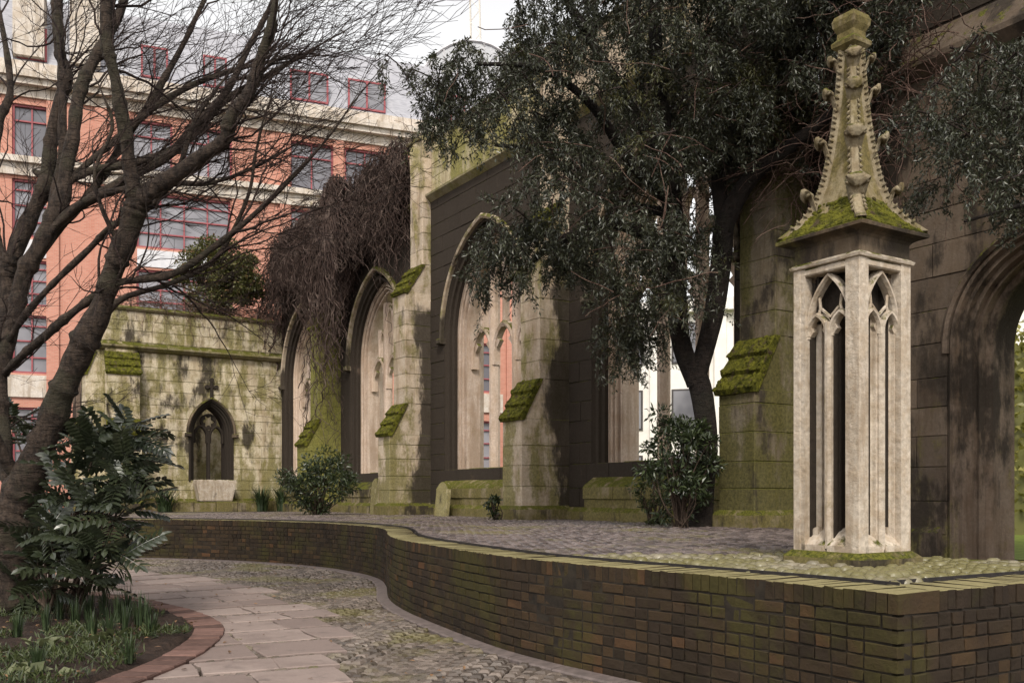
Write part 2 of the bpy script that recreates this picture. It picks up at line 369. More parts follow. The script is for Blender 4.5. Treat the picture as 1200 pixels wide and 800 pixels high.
RIGHT = np.stack([np.array((1.98, 4.80)) + RT * s for s in np.linspace(0, RLEN, 8)]); RS = arclen(RIGHT)
def offset(c, dist, side):
    t = np.gradient(c, axis=0); t /= np.linalg.norm(t, axis=1, keepdims=True); return c + dist * side * np.stack((-t[:, 1], t[:, 0]), 1)
inner = offset(CURVE, .36, -1); innR = offset(RIGHT, .36, 1)
cornr = np.array((1.98, 4.80)) + .36 * (np.array((.86, .51)) * 0 + np.array((.02, 1.0)) * 1.30)

# --- path with setts and York stone slabs
path = sheet('path', [(-16, 0), (6, 0), (6, 5.5), *[tuple(x) for x in CURVE[::4]], (-16, 19.4)], -.03, 'joint')
SPATH = spline([(-1.80, 4.6), (-2.02, 6.6), (-2.28, 8), (-2.75, 9.6), (-3.6, 11.4), (-4.9, 13.3), (-6.6, 15), (-9, 16.2), (-13, 16.8)], 12); SS = arclen(SPATH)
slabs = []; rowgaps = []; s = .1; row = 0
while s < SS[-1] - 1:
    dep = rng.uniform(.46, .66); c, t = on(SPATH, SS, s + dep / 2)
    ang = R(20) * max(0, 1 - s / 9); ax = np.array((t[1], -t[0])); ax = np.array((ax[0] * math.cos(ang) - ax[1] * math.sin(ang), ax[0] * math.sin(ang) + ax[1] * math.cos(ang)))
    up = np.array((-ax[1], ax[0])); W = rng.uniform(1.45, 1.75); x = -W / 2 + rng.uniform(-.12, .12); end = W / 2 + rng.uniform(-.1, .15)
    while x < end - .25:
        L = min(rng.uniform(.55, 1.05), end - x)
        if end - x - L < .25: L = end - x
        slabs.append((c, ax, up, x, x + L - .02, dep)); x += L
    gap = rng.uniform(.09, .18); rowgaps.append((c + up * (dep + gap) / 2, ax, W, gap)); s += dep + gap
for c, ax, up, x0, x1, dep in slabs:
    o2 = c + ax * (x0 + x1) / 2; h = (x1 - x0) / 2; d2 = dep / 2; mb = MB()
    j = lambda: rng.uniform(-.03, .02); tilt = rng.uniform(-.004, .004)
    fr = lambda a, b, hh: (o2[0] + ax[0] * a + up[0] * b, o2[1] + ax[1] * a + up[1] * b, hh + tilt * a)
    poly = [(-h + j(), -d2 + j()), (0, -d2 + j()), (h + j(), -d2 + j()), (h + j(), 0), (h + j(), d2 + j()), (0, d2 + j()), (-h + j(), d2 + j()), (-h + j(), 0)]
    mb.prism(fr, poly, -.03, .026 + rng.uniform(-.003, .004), .008, back=False); mb.build('paving_slab', 'slab', path, origin=(o2[0], o2[1], 0))

def sett_mesh(pos, ang, sx, sy, h, zt, ch=.018):
    n = len(pos); ca, sa = np.cos(ang), np.sin(ang); sq = np.array(((-1, -1), (1, -1), (1, 1), (-1, 1)), float)
    V = []
    for k, (zz, ins) in enumerate(((-h, 0), (-ch, 0), (0, ch))):
        lx = sq[None, :, 0] * (sx[:, None] / 2 - ins); ly = sq[None, :, 1] * (sy[:, None] / 2 - ins)
        V.append(np.stack((pos[:, 0, None] + lx * ca[:, None] - ly * sa[:, None], pos[:, 1, None] + lx * sa[:, None] + ly * ca[:, None], np.repeat((zt + zz)[:, None], 4, 1)), -1))
    V = np.stack(V, 1).reshape(-1, 3)
    f = []
    for r in (0, 1):
        for k in range(4): f.append((r * 4 + k, r * 4 + (k + 1) % 4, r * 4 + 4 + (k + 1) % 4, r * 4 + 4 + k))
    f.append((8, 9, 10, 11)); f = np.array(f); F = (np.arange(n)[:, None, None] * 12 + f[None]).reshape(-1, 4)
    return V, F
def lay_setts(name, parent, mat, pos, ang, sx, sy, zt, keep=300, ch=.018):
    px = CX + FPX * pos[:, 0] / pos[:, 1]; py = HY + FPX * (EYE - zt) / pos[:, 1]
    score = np.where((px > 2) & (px < 1198) & (py < 798), pos[:, 1], 999); order = np.argsort(score); near = order[:keep]; rest = order[keep:]
    V, F = sett_mesh(pos[rest], ang[rest], sx[rest], sy[rest], .05, zt[rest], ch)
    add('sett_field', V, F, mat, parent, rnd=np.repeat(nrng.random(len(rest)), 9), kind='stuff')
    protos = []
    for k in range(6):
        V, F = sett_mesh(np.zeros((1, 2)), np.zeros(1), np.array([nrng.uniform(.088, .1)]), np.array([nrng.uniform(.08, .1)]), .05, np.zeros(1), ch)
        V[8:, 2] += nrng.uniform(-.005, .004, 4); me = mesh_np('sett', V, F); me.materials.append(M[mat]); protos.append(me)
    for i in near:
        c, s_ = math.cos(ang[i]), math.sin(ang[i])
        fx, fy = sx[i] / .094, sy[i] / .09; place(name, protos[i % 6], parent, (pos[i, 0], pos[i, 1], zt[i]), ((c * fx, s_ * fx, 0), (-s_ * fy, c * fy, 0), (0, 0, 1)))
# bed outline first, the setts keep clear of it
BED = spline([(-3.3, 4.4), (-2.95, 5.4), (-2.78, 6.5), (-2.76, 7.7), (-3.06, 9.0), (-3.9, 10.3), (-5.2, 11.6), (-7.5, 13.0), (-11, 14.2), (-15, 12), (-15, 5), (-9, 3.2), (-5, 3.4)], 10)
bedout = np.concatenate((offset(BED, .27, -1), ))
# bogen (fan) pattern
Wf, Rf, pit = 1.25, .86, .105
pts = []
for j in range(int(22 / pit)):
    for i in range(int(20 / Wf)):
        amax = math.asin(min(.99, Wf / 2 / Rf)); k = int(2 * amax * Rf / .104)
        for q in range(k):
            a = -amax + (q + .5) / k * 2 * amax
            pts.append((-13 + i * Wf + Rf * math.sin(a), -2 + j * pit + Rf * (math.cos(a) - .6), a))
pts = np.array(pts); ra = R(-14); X = pts[:, 0]; Y = pts[:, 1]
PX = X * math.cos(ra) - Y * math.sin(ra); PY = X * math.sin(ra) + Y * math.cos(ra)
PX += nrng.uniform(-.008, .008, len(PX)); PY += nrng.uniform(-.008, .008, len(PX)); AN = -pts[:, 2] + ra + nrng.uniform(-.09, .09, len(PX))
wallpoly = np.vstack((offset(CURVE, .17, 1), [(-16, 19.2), (-16, 3.6), (3.5, 3.6)]))
ok = inpoly(PX, PY, wallpoly) & ~inpoly(PX, PY, bedout) & (PY > 4.2)
for c, ax, up, x0, x1, dep in slabs:
    a = (PX - c[0]) * ax[0] + (PY - c[1]) * ax[1]; b = (PX - c[0]) * up[0] + (PY - c[1]) * up[1]
    ok &= ~((a > x0 + .01) & (a < x1 - .01) & (abs(b) < dep / 2 + .012))
PX, PY, AN = PX[ok], PY[ok], AN[ok]; SX = nrng.uniform(.086, .1, len(PX)); SY = nrng.uniform(.08, .096, len(PX)); ex_ = []
for c, ax, W, gap in rowgaps:
    x = -W / 2
    while x < W / 2:
        w_ = rng.uniform(.05, .11); p = c + ax * (x + w_ / 2); ex_.append((p[0], p[1], math.atan2(ax[1], ax[0]) + rng.uniform(-.15, .15), w_ * .92, gap * rng.uniform(.62, .85))); x += w_
ex_ = np.array(ex_); oke = ~inpoly(ex_[:, 0], ex_[:, 1], bedout); ex_ = ex_[oke]
far_ = np.ones(len(PX), bool)
for c, ax, W, gap in rowgaps:
    a = (PX - c[0]) * ax[0] + (PY - c[1]) * ax[1]; b = -(PX - c[0]) * ax[1] + (PY - c[1]) * ax[0]; far_ &= ~((abs(a) < W / 2 + .03) & (abs(b) < gap * .5 + .03))
PX = np.concatenate((PX[far_], ex_[:, 0])); PY = np.concatenate((PY[far_], ex_[:, 1])); AN = np.concatenate((AN[far_], ex_[:, 2])); SX = np.concatenate((SX[far_], ex_[:, 3])); SY = np.concatenate((SY[far_], ex_[:, 4])); n = len(PX)
lay_setts('sett', path, 'sett_path', np.stack((PX, PY), 1), AN, SX, SY, .018 + nrng.uniform(-.009, .006, n))
# gutter stones along the wall foot
s = .1
while s < CS[-1] - 1:
    L = rng.uniform(.5, .8); pl = [on(CURVE, CS, s + k * (L - .012) / 3) for k in range(4)]
    rings = []
    for p, t in pl:
        o_ = np.array((-t[1], t[0])); rings.append([(*(p + o_ * .012), -.05), (*(p + o_ * .012), .03), (*(p + o_ * .135), .022), (*(p + o_ * .15), .01), (*(p + o_ * .15), -.05)])
    mb = MB(); mb.rings(rings); mb.build('gutter_stone', 'gutter', path, origin=(*pl[1][0], 0)); s += L

# --- curved brick terrace wall
tw = empty('terrace_wall', (*CURVE[60], 0), 'low curved dark brick retaining wall with mossy brick on edge top', 'wall')
def core(c, side, name):
    a = offset(c, -.007, side); b = offset(c, -.33, side); rings = []
    for (x0, y0), (x1, y1) in zip(a, b): rings.append([(x0, y0, -.05), (x0, y0, .788), (x1, y1, .788), (x1, y1, -.05)])
    mb = MB(); mb.rings(rings); return mb.build(name, 'mortar', tw)
core(CURVE[1:], 1, 'wall_core'); core(np.vstack((RIGHT[:1] + RT * .05, RIGHT[1:])), -1, 'wall_core')
def brick_mesh(L, D, H):
    mb = MB(); mb.box(lambda a, b, h: (a, -h, b), -L / 2, L / 2, -H / 2, H / 2, -D + .002, .002, .0035, back=False); return mb
BL = {}
def brick_proto(kind):
    if kind not in BL:
        BL[kind] = []
        for k in range(5):
            L, D, H = {'stretcher': (.212, .1, .066), 'header': (.1, .1, .066), 'edge': (.0665, .335, .112)}[kind]
            mb = brick_mesh(L * rng.uniform(.97, 1), D, H * rng.uniform(.95, 1)); V = np.array(mb.v); V += nrng.uniform(-.0032, .0032, V.shape)
            me = mesh_np('brick', V, mb.f); me.materials.append(M['brick']); BL[kind].append((me, V, mb.f))
    return BL[kind]
bricks = []
def lay_wall(c, cs, side, length, st):
    for k in range(9):
        z = .038 + k * .0757; s = .104 if st else 0.; i = k % 2
        while s < length:
            st_ = rng.random() < .26; L = .222 if st_ else .110
            if s == 0. and k % 2: st_, L = True, .222
            bricks.append((c, cs, side, s + L / 2, z, 'stretcher' if st_ else 'header')); s += L
    s = .338 if st else .0
    while s < length: bricks.append((c, cs, side, s + .0355, .6845 + .058, 'edge')); s += .0705
lay_wall(CURVE, CS, 1, CS[-1] - .3, 0); lay_wall(RIGHT, RS, -1, RLEN - .1, 1)
info = []
for c, cs, side, s, z, kind in bricks:
    p, t = on(c, cs, s); o_ = np.array((-t[1], t[0])) * side; bow = .012 * mnoise.noise(Vector((p[0] * 1.3, p[1] * 1.3, z * 2)))
    px = CX + FPX * p[0] / p[1]; py = HY + FPX * (EYE - z) / p[1]; vis = -20 < px < 1215 and py < 812
    q = p + o_ * (bow + rng.uniform(-.003, .004)); rot = rng.uniform(-.012, .012)
    ex = np.array((t[0], t[1], rot)); 
    if kind == 'edge': info.append((p[1] if vis else 999, kind, (*q, z + rng.uniform(-.003, .003)), (*t, 0), (*(-o_), 0)))
    else: info.append((p[1] if vis else 999, kind, (*q, z), (t[0], t[1], rot), (*(-o_), 0)))
info.sort(key=lambda e: e[0]); JV, JF, JR, off = [], [], [], 0
for idx, (sc_, kind, loc, ex, ey) in enumerate(info):
    pr = brick_proto(kind); me, V, F = pr[idx % 5]; ex = np.array(ex); ex = ex / np.linalg.norm(ex); ey = np.array(ey); ez = np.array((0, 0, 1.)) - np.array((0, 0, 1.)).dot(ex) * ex; 
    if idx < 300: place('brick', me, tw, loc, (ex, ey, ez))
    else:
        w_ = V[:, :1] * ex + V[:, 1:2] * ey + V[:, 2:3] * ez + np.array(loc); JV.append(w_); JF += [tuple(i + off for i in f) for f in F]; JR += [rng.random()] * len(F); off += len(V)
add('brickwork', np.concatenate(JV), JF, 'brick', tw, rnd=JR, kind='stuff')
# thin iron edging behind the coping
ie = offset(CURVE, .372, -1)[6:]; mb = MB()
mb.rings([[(x, y, .74), (x, y, .815), (x2, y2, .815), (x2, y2, .74)] for (x, y), (x2, y2) in zip(ie, offset(CURVE, .38, -1)[6:])]); mb.build('edging_strip', 'iron', tw)
ie = innR; mb = MB(); jr = offset(RIGHT, .37, 1); jr2 = offset(RIGHT, .378, 1)
mb.rings([[(x, y, .74), (x, y, .815), (x2, y2, .815), (x2, y2, .74)] for (x, y), (x2, y2) in zip(jr[1:], jr2[1:])]); mb.build('edging_strip', 'iron', tw)

# --- terrace surface
TER = np.vstack((offset(CURVE, .33, -1)[3:], [(-15, 34), (-9.5, 40), (4.4, 15.5), (4.15, 12.2), (3.15, 7.95), (3.9, 7.15), (4.55, 6.6)], offset(RIGHT, .33, 1)[::-1][:-1]))
terrace = sheet('terrace', [tuple(x) for x in TER], 0, 'joint', zf=lambda x, y: tz(y) - .035)
mb = MB(); ed = [(4.15, 12.2), (3.15, 7.95), (3.9, 7.15), (4.55, 6.6)]
edp = spline(ed, 6); mb.rings([[(x, y, .2), (x, y, .80), (x - .0, y - .22, .80), (x, y - .22, .2)] for x, y in edp[6:]]); mb.build('terrace_edging', 'stone_plinth', terrace)
yard = sheet('yard', [(3.0, 7.8), (4.2, 12.2), (4.4, 15.6), (14, 2), (10, 1), (4.7, 6.55), (3.9, 7.05)], .34, 'sett_terrace')
gx, gy = np.meshgrid(np.arange(-16, 16, .118), np.arange(-2, 32, .112)); gx = gx + (np.arange(gx.shape[0]) % 2)[:, None] * .059
gx = gx.ravel(); gy = gy.ravel(); gy = gy + .05 * np.sin(gx * 2.1) + .03 * np.sin(gx * .7 + 1)
TX = 2 + gx * .844 - (gy - 4) * .537; TY = 5 + gx * .537 + (gy - 4) * .844
ok = inpoly(TX, TY, np.vstack((offset(CURVE, .43, -1)[6:], [(-15, 34), (-9.5, 40), (4.2, 15.5), (4.0, 12.2), (3.0, 7.7), (3.75, 6.9), (4.3, 6.45)], offset(RIGHT, .43, 1)[::-1][:-2]))) & (TY < 36)
TX, TY = TX[ok], TY[ok]
pin_c = np.array((2.405, 6.5)) + .29 * U + .29 * (-NN)
lx = (TX - pin_c[0]) * U[0] + (TY - pin_c[1]) * U[1]; ly = (TX - pin_c[0]) * NN[0] + (TY - pin_c[1]) * NN[1]
ok = ~((abs(lx) < .37) & (abs(ly) < .37)); TX, TY = TX[ok], TY[ok]; n = len(TX)
TX += nrng.uniform(-.01, .01, n); TY += nrng.uniform(-.01, .01, n)
cob = (TY < 7.75) & (TX > .2) | ((TX - 2.3) ** 2 + (TY - 6.4) ** 2 < 1.5)
zt = np.array([tz(y) for y in TY]) + nrng.uniform(-.008, .008, n)
a0 = math.atan2(-NN[1], -NN[0])
lay_setts('sett', terrace, 'sett_terrace', np.stack((TX, TY), 1)[~cob], a0 + nrng.uniform(-.1, .1, (~cob).sum()), nrng.uniform(.09, .108, (~cob).sum()), nrng.uniform(.085, .1, (~cob).sum()), zt[~cob], ch=.022)
protos = []
for k in range(6):
    mb = MB(); n8 = 10; a_, b_ = rng.uniform(.058, .07), rng.uniform(.046, .056); ph = rng.uniform(0, 6); rings = []
    for zz, rr in ((-.05, .98), (-.004, 1), (.018, .84), (.03, .5)):
        rings.append([(a_ * rr * math.cos(q / n8 * 6.283) * (1 + .09 * math.sin(3 * q + ph)), b_ * rr * math.sin(q / n8 * 6.283) * (1 + .09 * math.cos(2 * q + ph)), zz) for q in range(n8)])
    mb.rings(rings); me = mesh_np('cobblestone', mb.v, mb.f, smooth=True); me.materials.append(M['cobble']); protos.append((me, np.array(mb.v), mb.f))
ci = np.where(cob)[0]; ci = ci[np.argsort(TY[ci])]; JV, JF, JR, off = [], [], [], 0
for k, i in enumerate(ci):
    a = a0 + rng.uniform(-.5, .5); c, s_ = math.cos(a), math.sin(a); me, V, F = protos[rng.randrange(6)]; loc = np.array((TX[i], TY[i], zt[i] - .012 + rng.uniform(-.006, .01)))
    if k < 300: place('cobblestone', me, terrace, loc, ((c, s_, 0), (-s_, c, 0), (0, 0, 1)))
    else: JV.append(V[:, :1] * np.array((c, s_, 0)) + V[:, 1:2] * np.array((-s_, c, 0)) + V[:, 2:3] * np.array((0, 0, 1.)) + loc); JF += [tuple(q + off for q in f) for f in F]; JR += [rng.random()] * len(F); off += len(V)
if JV: add('cobble_field', np.concatenate(JV), JF, 'cobble', terrace, rnd=JR, smooth=True, kind='stuff')

# --- planting bed with brick kerb
bedpoly = [tuple(x) for x in BED]
gxs, gys = np.meshgrid(np.arange(-15, -2.5, .16), np.arange(3.2, 14.4, .16)); inb = inpoly(gxs.ravel(), gys.ravel(), BED).reshape(gxs.shape)
zz = np.array([[.07 + .05 * mnoise.noise(Vector((x * 1.7, y * 1.7, 0))) + .025 * mnoise.noise(Vector((x * 6, y * 6, 3))) for x, y in zip(r1, r2)] for r1, r2 in zip(gxs, gys)])
def bedz(x, y): return .07 + .05 * mnoise.noise(Vector((x * 1.7, y * 1.7, 0)))
fl = ~inb.ravel(); gp = np.stack((gxs.ravel(), gys.ravel()), 1); dn = np.full(len(gp), -1)
for i in np.where(fl)[0]:
    d_ = np.linalg.norm(BED - gp[i], axis=1); k_ = d_.argmin()
    if d_[k_] < .5: gp[i] = BED[k_]
gxs = gp[:, 0].reshape(gxs.shape); gys = gp[:, 1].reshape(gys.shape); zz = np.where(inb, zz, .03)
V = np.stack((gxs, gys, zz), -1).reshape(-1, 3); H, Wd = gxs.shape; F = []
for i in range(H - 1):
    for j in range(Wd - 1):
        if inb[i, j] or inb[i + 1, j] or inb[i, j + 1] or inb[i + 1, j + 1]: F.append((i * Wd + j, i * Wd + j + 1, (i + 1) * Wd + j + 1, (i + 1) * Wd + j))
bed = tag(add('planting_bed', V, F, 'earth', None, (0, 0, 0), smooth=True), kind='structure')
KS = arclen(BED); kp = []
for k in range(5):
    mb = MB(); mb.box(lambda a, b, h: (a, b, h), -.104, .104, -.135, .135, -.1, .05, .008, back=False); Vk = np.array(mb.v) + nrng.uniform(-.004, .004, (len(mb.v), 3)); me = mesh_np('kerb_brick', Vk, mb.f); me.materials.append(M['kerb_brick']); kp.append(me)
s = .05
while s < 15:
    p, t = on(BED, KS, s + .1); o_ = np.array((t[1], -t[0])); q = p + o_ * .135
    place('kerb_brick', kp[rng.randrange(5)], bed, (*q, rng.uniform(-.004, .004)), ((*t, 0), (*(-o_), 0), (0, 0, 1))); s += .2115

# ------------------------------------------------------------------ ruined church wall
BAY, BW = 6.55, .76
def arch_w(z, a, zs, h):
    if z <= zs: return a
    Rr = (a * a + h * h) / (2 * a); q = Rr * Rr - (z - zs) ** 2
    return max(0., math.sqrt(max(q, 0)) - (Rr - a))
def arch_path(a, zs, h, r, z0, n=14):
    Rr = (a * a + h * h) / (2 * a); cx = Rr - a; th = math.acos(min(1, cx / (Rr + r))); pts = [(a + r, z0), (a + r, (z0 + zs) / 2)]
    for k in range(n + 1): q = th * k / n; pts.append(((Rr + r) * math.cos(q) - cx, zs + (Rr + r) * math.sin(q)))
    return pts + [(-x, z) for x, z in pts[::-1][1:]]
def sweep_arch(mb, fr, c, a, zs, h, z0, prof, closed=False, n=14):
    """prof: (offset outward r, depth p) points, swept round jambs and arch"""
    lines = [[fr(c + x, z, p) for x, z in arch_path(a, zs, h, r, z0, n)] for r, p in prof]
    m = len(lines); k = len(lines[0]); ids = [[mb.pt(q) for q in L] for L in lines]
    for i in range(m if closed else m - 1):
        A, B = ids[i], ids[(i + 1) % m]
        for j in range(k - 1): mb.face((A[j], A[j + 1], B[j + 1], B[j]))
    if closed: mb.face([L[0] for L in ids]); mb.face([L[-1] for L in ids][::-1])
def wall_with_arch(mb, fr, t0, t1, z0, z1, p0, p1, c=None, a=0, zs=0, h=0, sill=0):
    """solid wall t0..t1, z0..z1, p0(back)..p1(front), with one arched opening"""
    if c is None: mb.box(fr, t0, t1, z0, z1, p0, p1); return
    mb.box(fr, t0, t1, z0, sill, p0, p1); apex = zs + h
    lv = [sill, zs] + [zs + h * math.sin(k / 12 * math.pi / 2) for k in range(1, 12)] + [apex]
    for sgn in (1, -1):
        te = t1 if sgn > 0 else t0; rr = []
        for z in lv: w_ = arch_w(z, a, zs, h) if z < apex - 1e-6 else 0.; rr.append([fr(c + sgn * w_, z, p1), fr(te, z, p1), fr(te, z, p0), fr(c + sgn * w_, z, p0)])
        mb.rings(rr, close=True, cap=True)
    mb.box(fr, t0, t1, apex, z1, p0, p1)
def blockwork(parent, fr, t0, t1, z0, z1, mat, c=None, a=0, zs=0, h=0, sill=0, ch_=.43, seed=0, front=.0, thick=.022, name='stone_block', lmin=.65, lmax=1.15, skip=None):
    """proud ashlar blocks with recessed joints, cut to the arch"""
    r = random.Random(seed); z = z0; k = 0
    while z < z1 - .05:
        hh = min(ch_ * r.uniform(.9, 1.1), z1 - z)
        if z1 - z - hh < .12: hh = z1 - z
        if c is not None and z < sill - .01 and z + hh > sill - .15: hh = sill - z
        zb, zt_ = z + .004, z + hh - .004; segs = []
        def wv(q): return arch_w(q, a, zs, h) if q > sill - .01 and q < zs + h else 0.
        if c is None or zt_ <= sill + .02 or zb >= zs + h: segs = [(t0, t1, 0)]
        else: segs = [(t0, c, -1), (c, t1, 1)]
        for s0, s1, sg in segs:
            e0 = s0 if sg <= 0 else c + wv(zb); e1 = s1 if sg >= 0 else c - wv(zb)
            x = e0; first = True
            while x < e1 - .02:
                L = r.uniform(lmin, lmax) * (.6 if first and k % 2 else 1); first = False
                if e1 - x - L < .3: L = e1 - x
                xa, xb = x + .005, x + L - .005; poly = [(xa, zb), (xb, zb), (xb, zt_), (xa, zt_)]
                if sg > 0 and abs(x - e0) < 1e-6 and c is not None:
                    zm = (zb + zt_) / 2; poly = [(xa, zb), (xb, zb), (xb, zt_), (min(xb - .02, c + wv(zt_) + .005), zt_), (min(xb - .01, c + wv(zm) + .005), zm)]
                if sg < 0 and abs(x + L - e1) < 1e-6 and c is not None:
                    zm = (zb + zt_) / 2; poly = [(xa, zb), (xb, zb), (max(xa + .01, c - wv(zm) - .005), zm), (max(xa + .02, c - wv(zt_) - .005), zt_), (xa, zt_)]
                if not (skip and skip((xa + xb) / 2, (zb + zt_) / 2)):
                    mb = MB(); mb.prism(fr, poly, front - .03, front + thick + r.uniform(-.008, .008), .007, back=False); mb.build(name, mat, parent)
                x += L
        z += hh; k += 1
def cushions(spots, mat, name, parent, r0, r1):
    """spots: (point, normal); low ragged domes"""
    V, F, Rr, off = [], [], [], 0
    for p, nm in spots:
        p = np.array(p); nm = np.array(nm) / np.linalg.norm(nm); a = np.cross(nm, (.3, .5, .81)); a /= np.linalg.norm(a); b = np.cross(nm, a); r = nrng.uniform(r0, r1); k = 7; ph = nrng.uniform(0, 6)
        for hh, q in ((-.15, 1.0), (.22, .82), (.42, .42)):
            for j in range(k): an = j / k * 6.283 + ph; w_ = q * r * nrng.uniform(.75, 1.2); V.append(p + a * w_ * math.cos(an) + b * w_ * math.sin(an) + nm * hh * r * nrng.uniform(.7, 1.2))
        for g in (0, 1):
            for j in range(k): F.append((off + g * k + j, off + g * k + (j + 1) % k, off + (g + 1) * k + (j + 1) % k, off + (g + 1) * k + j))
        F.append(tuple(off + 2 * k + j for j in range(k))); Rr += [nrng.random()] * (2 * k + 1); off += 3 * k
    add(name, np.array(V), F, mat, parent, rnd=Rr, smooth=True, kind='stuff')
nave = empty('ruined_church_wall', NF(8, .7, .4), 'long ruined gothic church wall with buttresses and empty traceried windows', 'church')
WA, WZS, WH, SILL = 2.05, 5.55, 2.62, 1.95         # outer order of the windows
TOP = 11.1
def window(i, c, fr, tr=True):
    win = None
    mb = MB()                                            # outer order, sooty
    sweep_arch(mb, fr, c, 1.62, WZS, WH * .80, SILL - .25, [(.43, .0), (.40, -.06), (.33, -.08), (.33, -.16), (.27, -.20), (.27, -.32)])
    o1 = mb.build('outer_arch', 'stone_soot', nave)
    mb = MB()                                            # inner pale order with roll mouldings
    prof = [(.27, -.30), (.25, -.30), (.25, -.37), (.215, -.37), (.20, -.30), (.165, -.285), (.15, -.32), (.15, -.42), (.115, -.43), (.105, -.34), (.07, -.33), (.055, -.37), (.055, -.50), (.02, -.51), (.01, -.42), (-.02, -.42), (-.03, -.5), (-.02, -.62), (.02, -.86), (.2, -1.08)]
    sweep_arch(mb, fr, c, 1.62, WZS, WH * .80, SILL - .1, prof)
    mb.build('window_jamb', 'stone_jamb', nave, smooth=False)
    mb = MB()                                            # hood mould
    sweep_arch(mb, fr, c, 2.10, WZS, WH * 1.03, WZS - .05, [(0, -.02), (0, .10), (.05, .13), (.12, .09), (.13, -.02)], closed=True)
    hood = mb.build('hood_mould', 'stone_pale', nave)
    for sg in (-1, 1):
        mb = MB(); mb.box(fr, c + sg * 2.165 - .13, c + sg * 2.165 + .13, WZS - .2, WZS - .05, -.02, .17, .03); mb.build('label_stop', 'stone_pale', hood)
    # tracery
    if not tr: return
    tra = MB(); q0, q1 = -.80, -.52
    for mx in (-.55, .55):
        mm = MB(); top = WZS + [k / 50 * WH * .8 for k in range(50) if arch_w(WZS + k / 50 * WH * .8, 1.62, WZS, WH * .8) > .53][-1]
        zt_ = SILL
        prof = [(mx - .10, q0 + .1), (mx - .045, q0), (mx + .045, q0), (mx + .10, q0 + .1), (mx + .10, q1 - .1), (mx + .045, q1), (mx - .045, q1), (mx - .10, q1 - .1)]
        mm.rings([[fr(c + a, z, p) for a, p in prof] for z in (SILL - .12, WZS - .3, WZS + .3, top)]); mm.build('mullion', 'stone_jamb', nave)
    for lc in (-1.09, 0, 1.09):
        sweep_arch(tra, fr, c + lc, .42, WZS - .55, .62, WZS - .9, [(.0, q1 - .05), (.06, q1 - .02), (.12, q1 - .05), (.12, q0 + .05), (.0, q0 + .05)], closed=True, n=8)
        for sg in (-1, 1):                                   # cusps
            zc = WZS - .30; tra.prism(lambda a, b, h_: fr(c + lc + a * sg, b, h_), [(.36, zc - .16), (.20, zc), (.38, zc + .12)], q0 + .08, q1 - .08)
    for lc in (-.815, -.275, .275, .815):
        zz0 = WZS + (.25 if abs(lc) > .5 else .95)
        sweep_arch(tra, fr, c + lc, .17, zz0 + .3, .36, zz0 - .2, [(0, q1 - .07), (.05, q1 - .04), (.1, q1 - .07), (.1, q0 + .05), (0, q0 + .05)], closed=True, n=6)
    for bx in (-1.09, 0, 1.09):
        ztop = WZS + (1.95 if bx == 0 else 1.05); tra.box(fr, c + bx - .05, c + bx + .05, WZS + .03, ztop, q0 + .06, q1 - .06)
    tra.build('tracery', 'stone_jamb', nave)
def sill(i, c, fr, mat='stone_plinth'):
    mb = MB()
    for k in range(4):
        a0_, a1_ = c - 2.0 + k * 1.0 + .006, c - 2.0 + (k + 1) * 1.0 - .006
        m = MB(); m.prism(lambda a, b, h: fr(h, b, a), [(-.85, 1.2), (.30, 1.2), (.30, 1.44), (.26, 1.49), (-.50, 1.99), (-.85, 1.99)], a0_, a1_); m.build('sill_stone', mat, nave)
    for k in range(3):
        a0_, a1_ = c - 2.0 + k * 1.333 + .006, c - 2.0 + (k + 1) * 1.333 - .006
        m = MB(); m.box(fr, a0_, a1_, .5, 1.195, -.3, .27 + rng.uniform(-.008, .008), .012); m.build('apron_stone', mat, nave)
def bay(i, seed, wallmat, blocks=True, tr=True, t0=None, t1=None, top=TOP):
    t0 = i * BAY + BW - .01 if t0 is None else t0; t1 = (i + 1) * BAY + .01 if t1 is None else t1; c = i * BAY + BW + (BAY - BW) / 2
    mb = MB(); wall_with_arch(mb, NF, t0, t1, .3, top - 1.55, -1.05, -.012, c, WA, WZS, WH, SILL); w_ = mb.build('wall_bay', wallmat, nave)
    if blocks: blockwork(w_, NF, t0 + .02, t1 - .02, .62, top - 1.6, wallmat, c, WA + .02, WZS, WH + .02, SILL, seed=seed, front=-.01)
    window(i, c, NF, tr); sill(i, c, NF)
    return w_
def parapet(t0, t1, z0, z1, mat, seed):
    mb = MB(); mb.box(NF, t0, t1, z0, z1, -.95, -.03); pp = mb.build('parapet', mat, nave)
    blockwork(pp, NF, t0 + .02, t1 - .02, z0 + .12, z1, mat, seed=seed, front=-.03, thick=.02)
    n_ = max(1, int((t1 - t0) / 1.3)); L = (t1 - t0) / n_
    for k in range(n_):
        m = MB(); m.prism(lambda a, b, h: NF(h, b, a), [(-1.05, z1), (.06, z1), (.10, z1 + .07), (-.05, z1 + .16), (-.9, z1 + .16), (-1.05, z1 + .07)], t0 + k * L + .005, t0 + (k + 1) * L - .005); m.build('coping_stone', 'stone_cap', pp)
        m = MB(); m.prism(lambda a, b, h: NF(h, b, a), [(-.05, z0 - .16), (.02, z0 - .16), (.17, z0 - .02), (.17, z0 + .03), (.0, z0 + .16), (-.05, z0 + .16)], t0 + k * L + .005, t0 + (k + 1) * L - .005); m.build('string_course', 'stone_cap', pp)
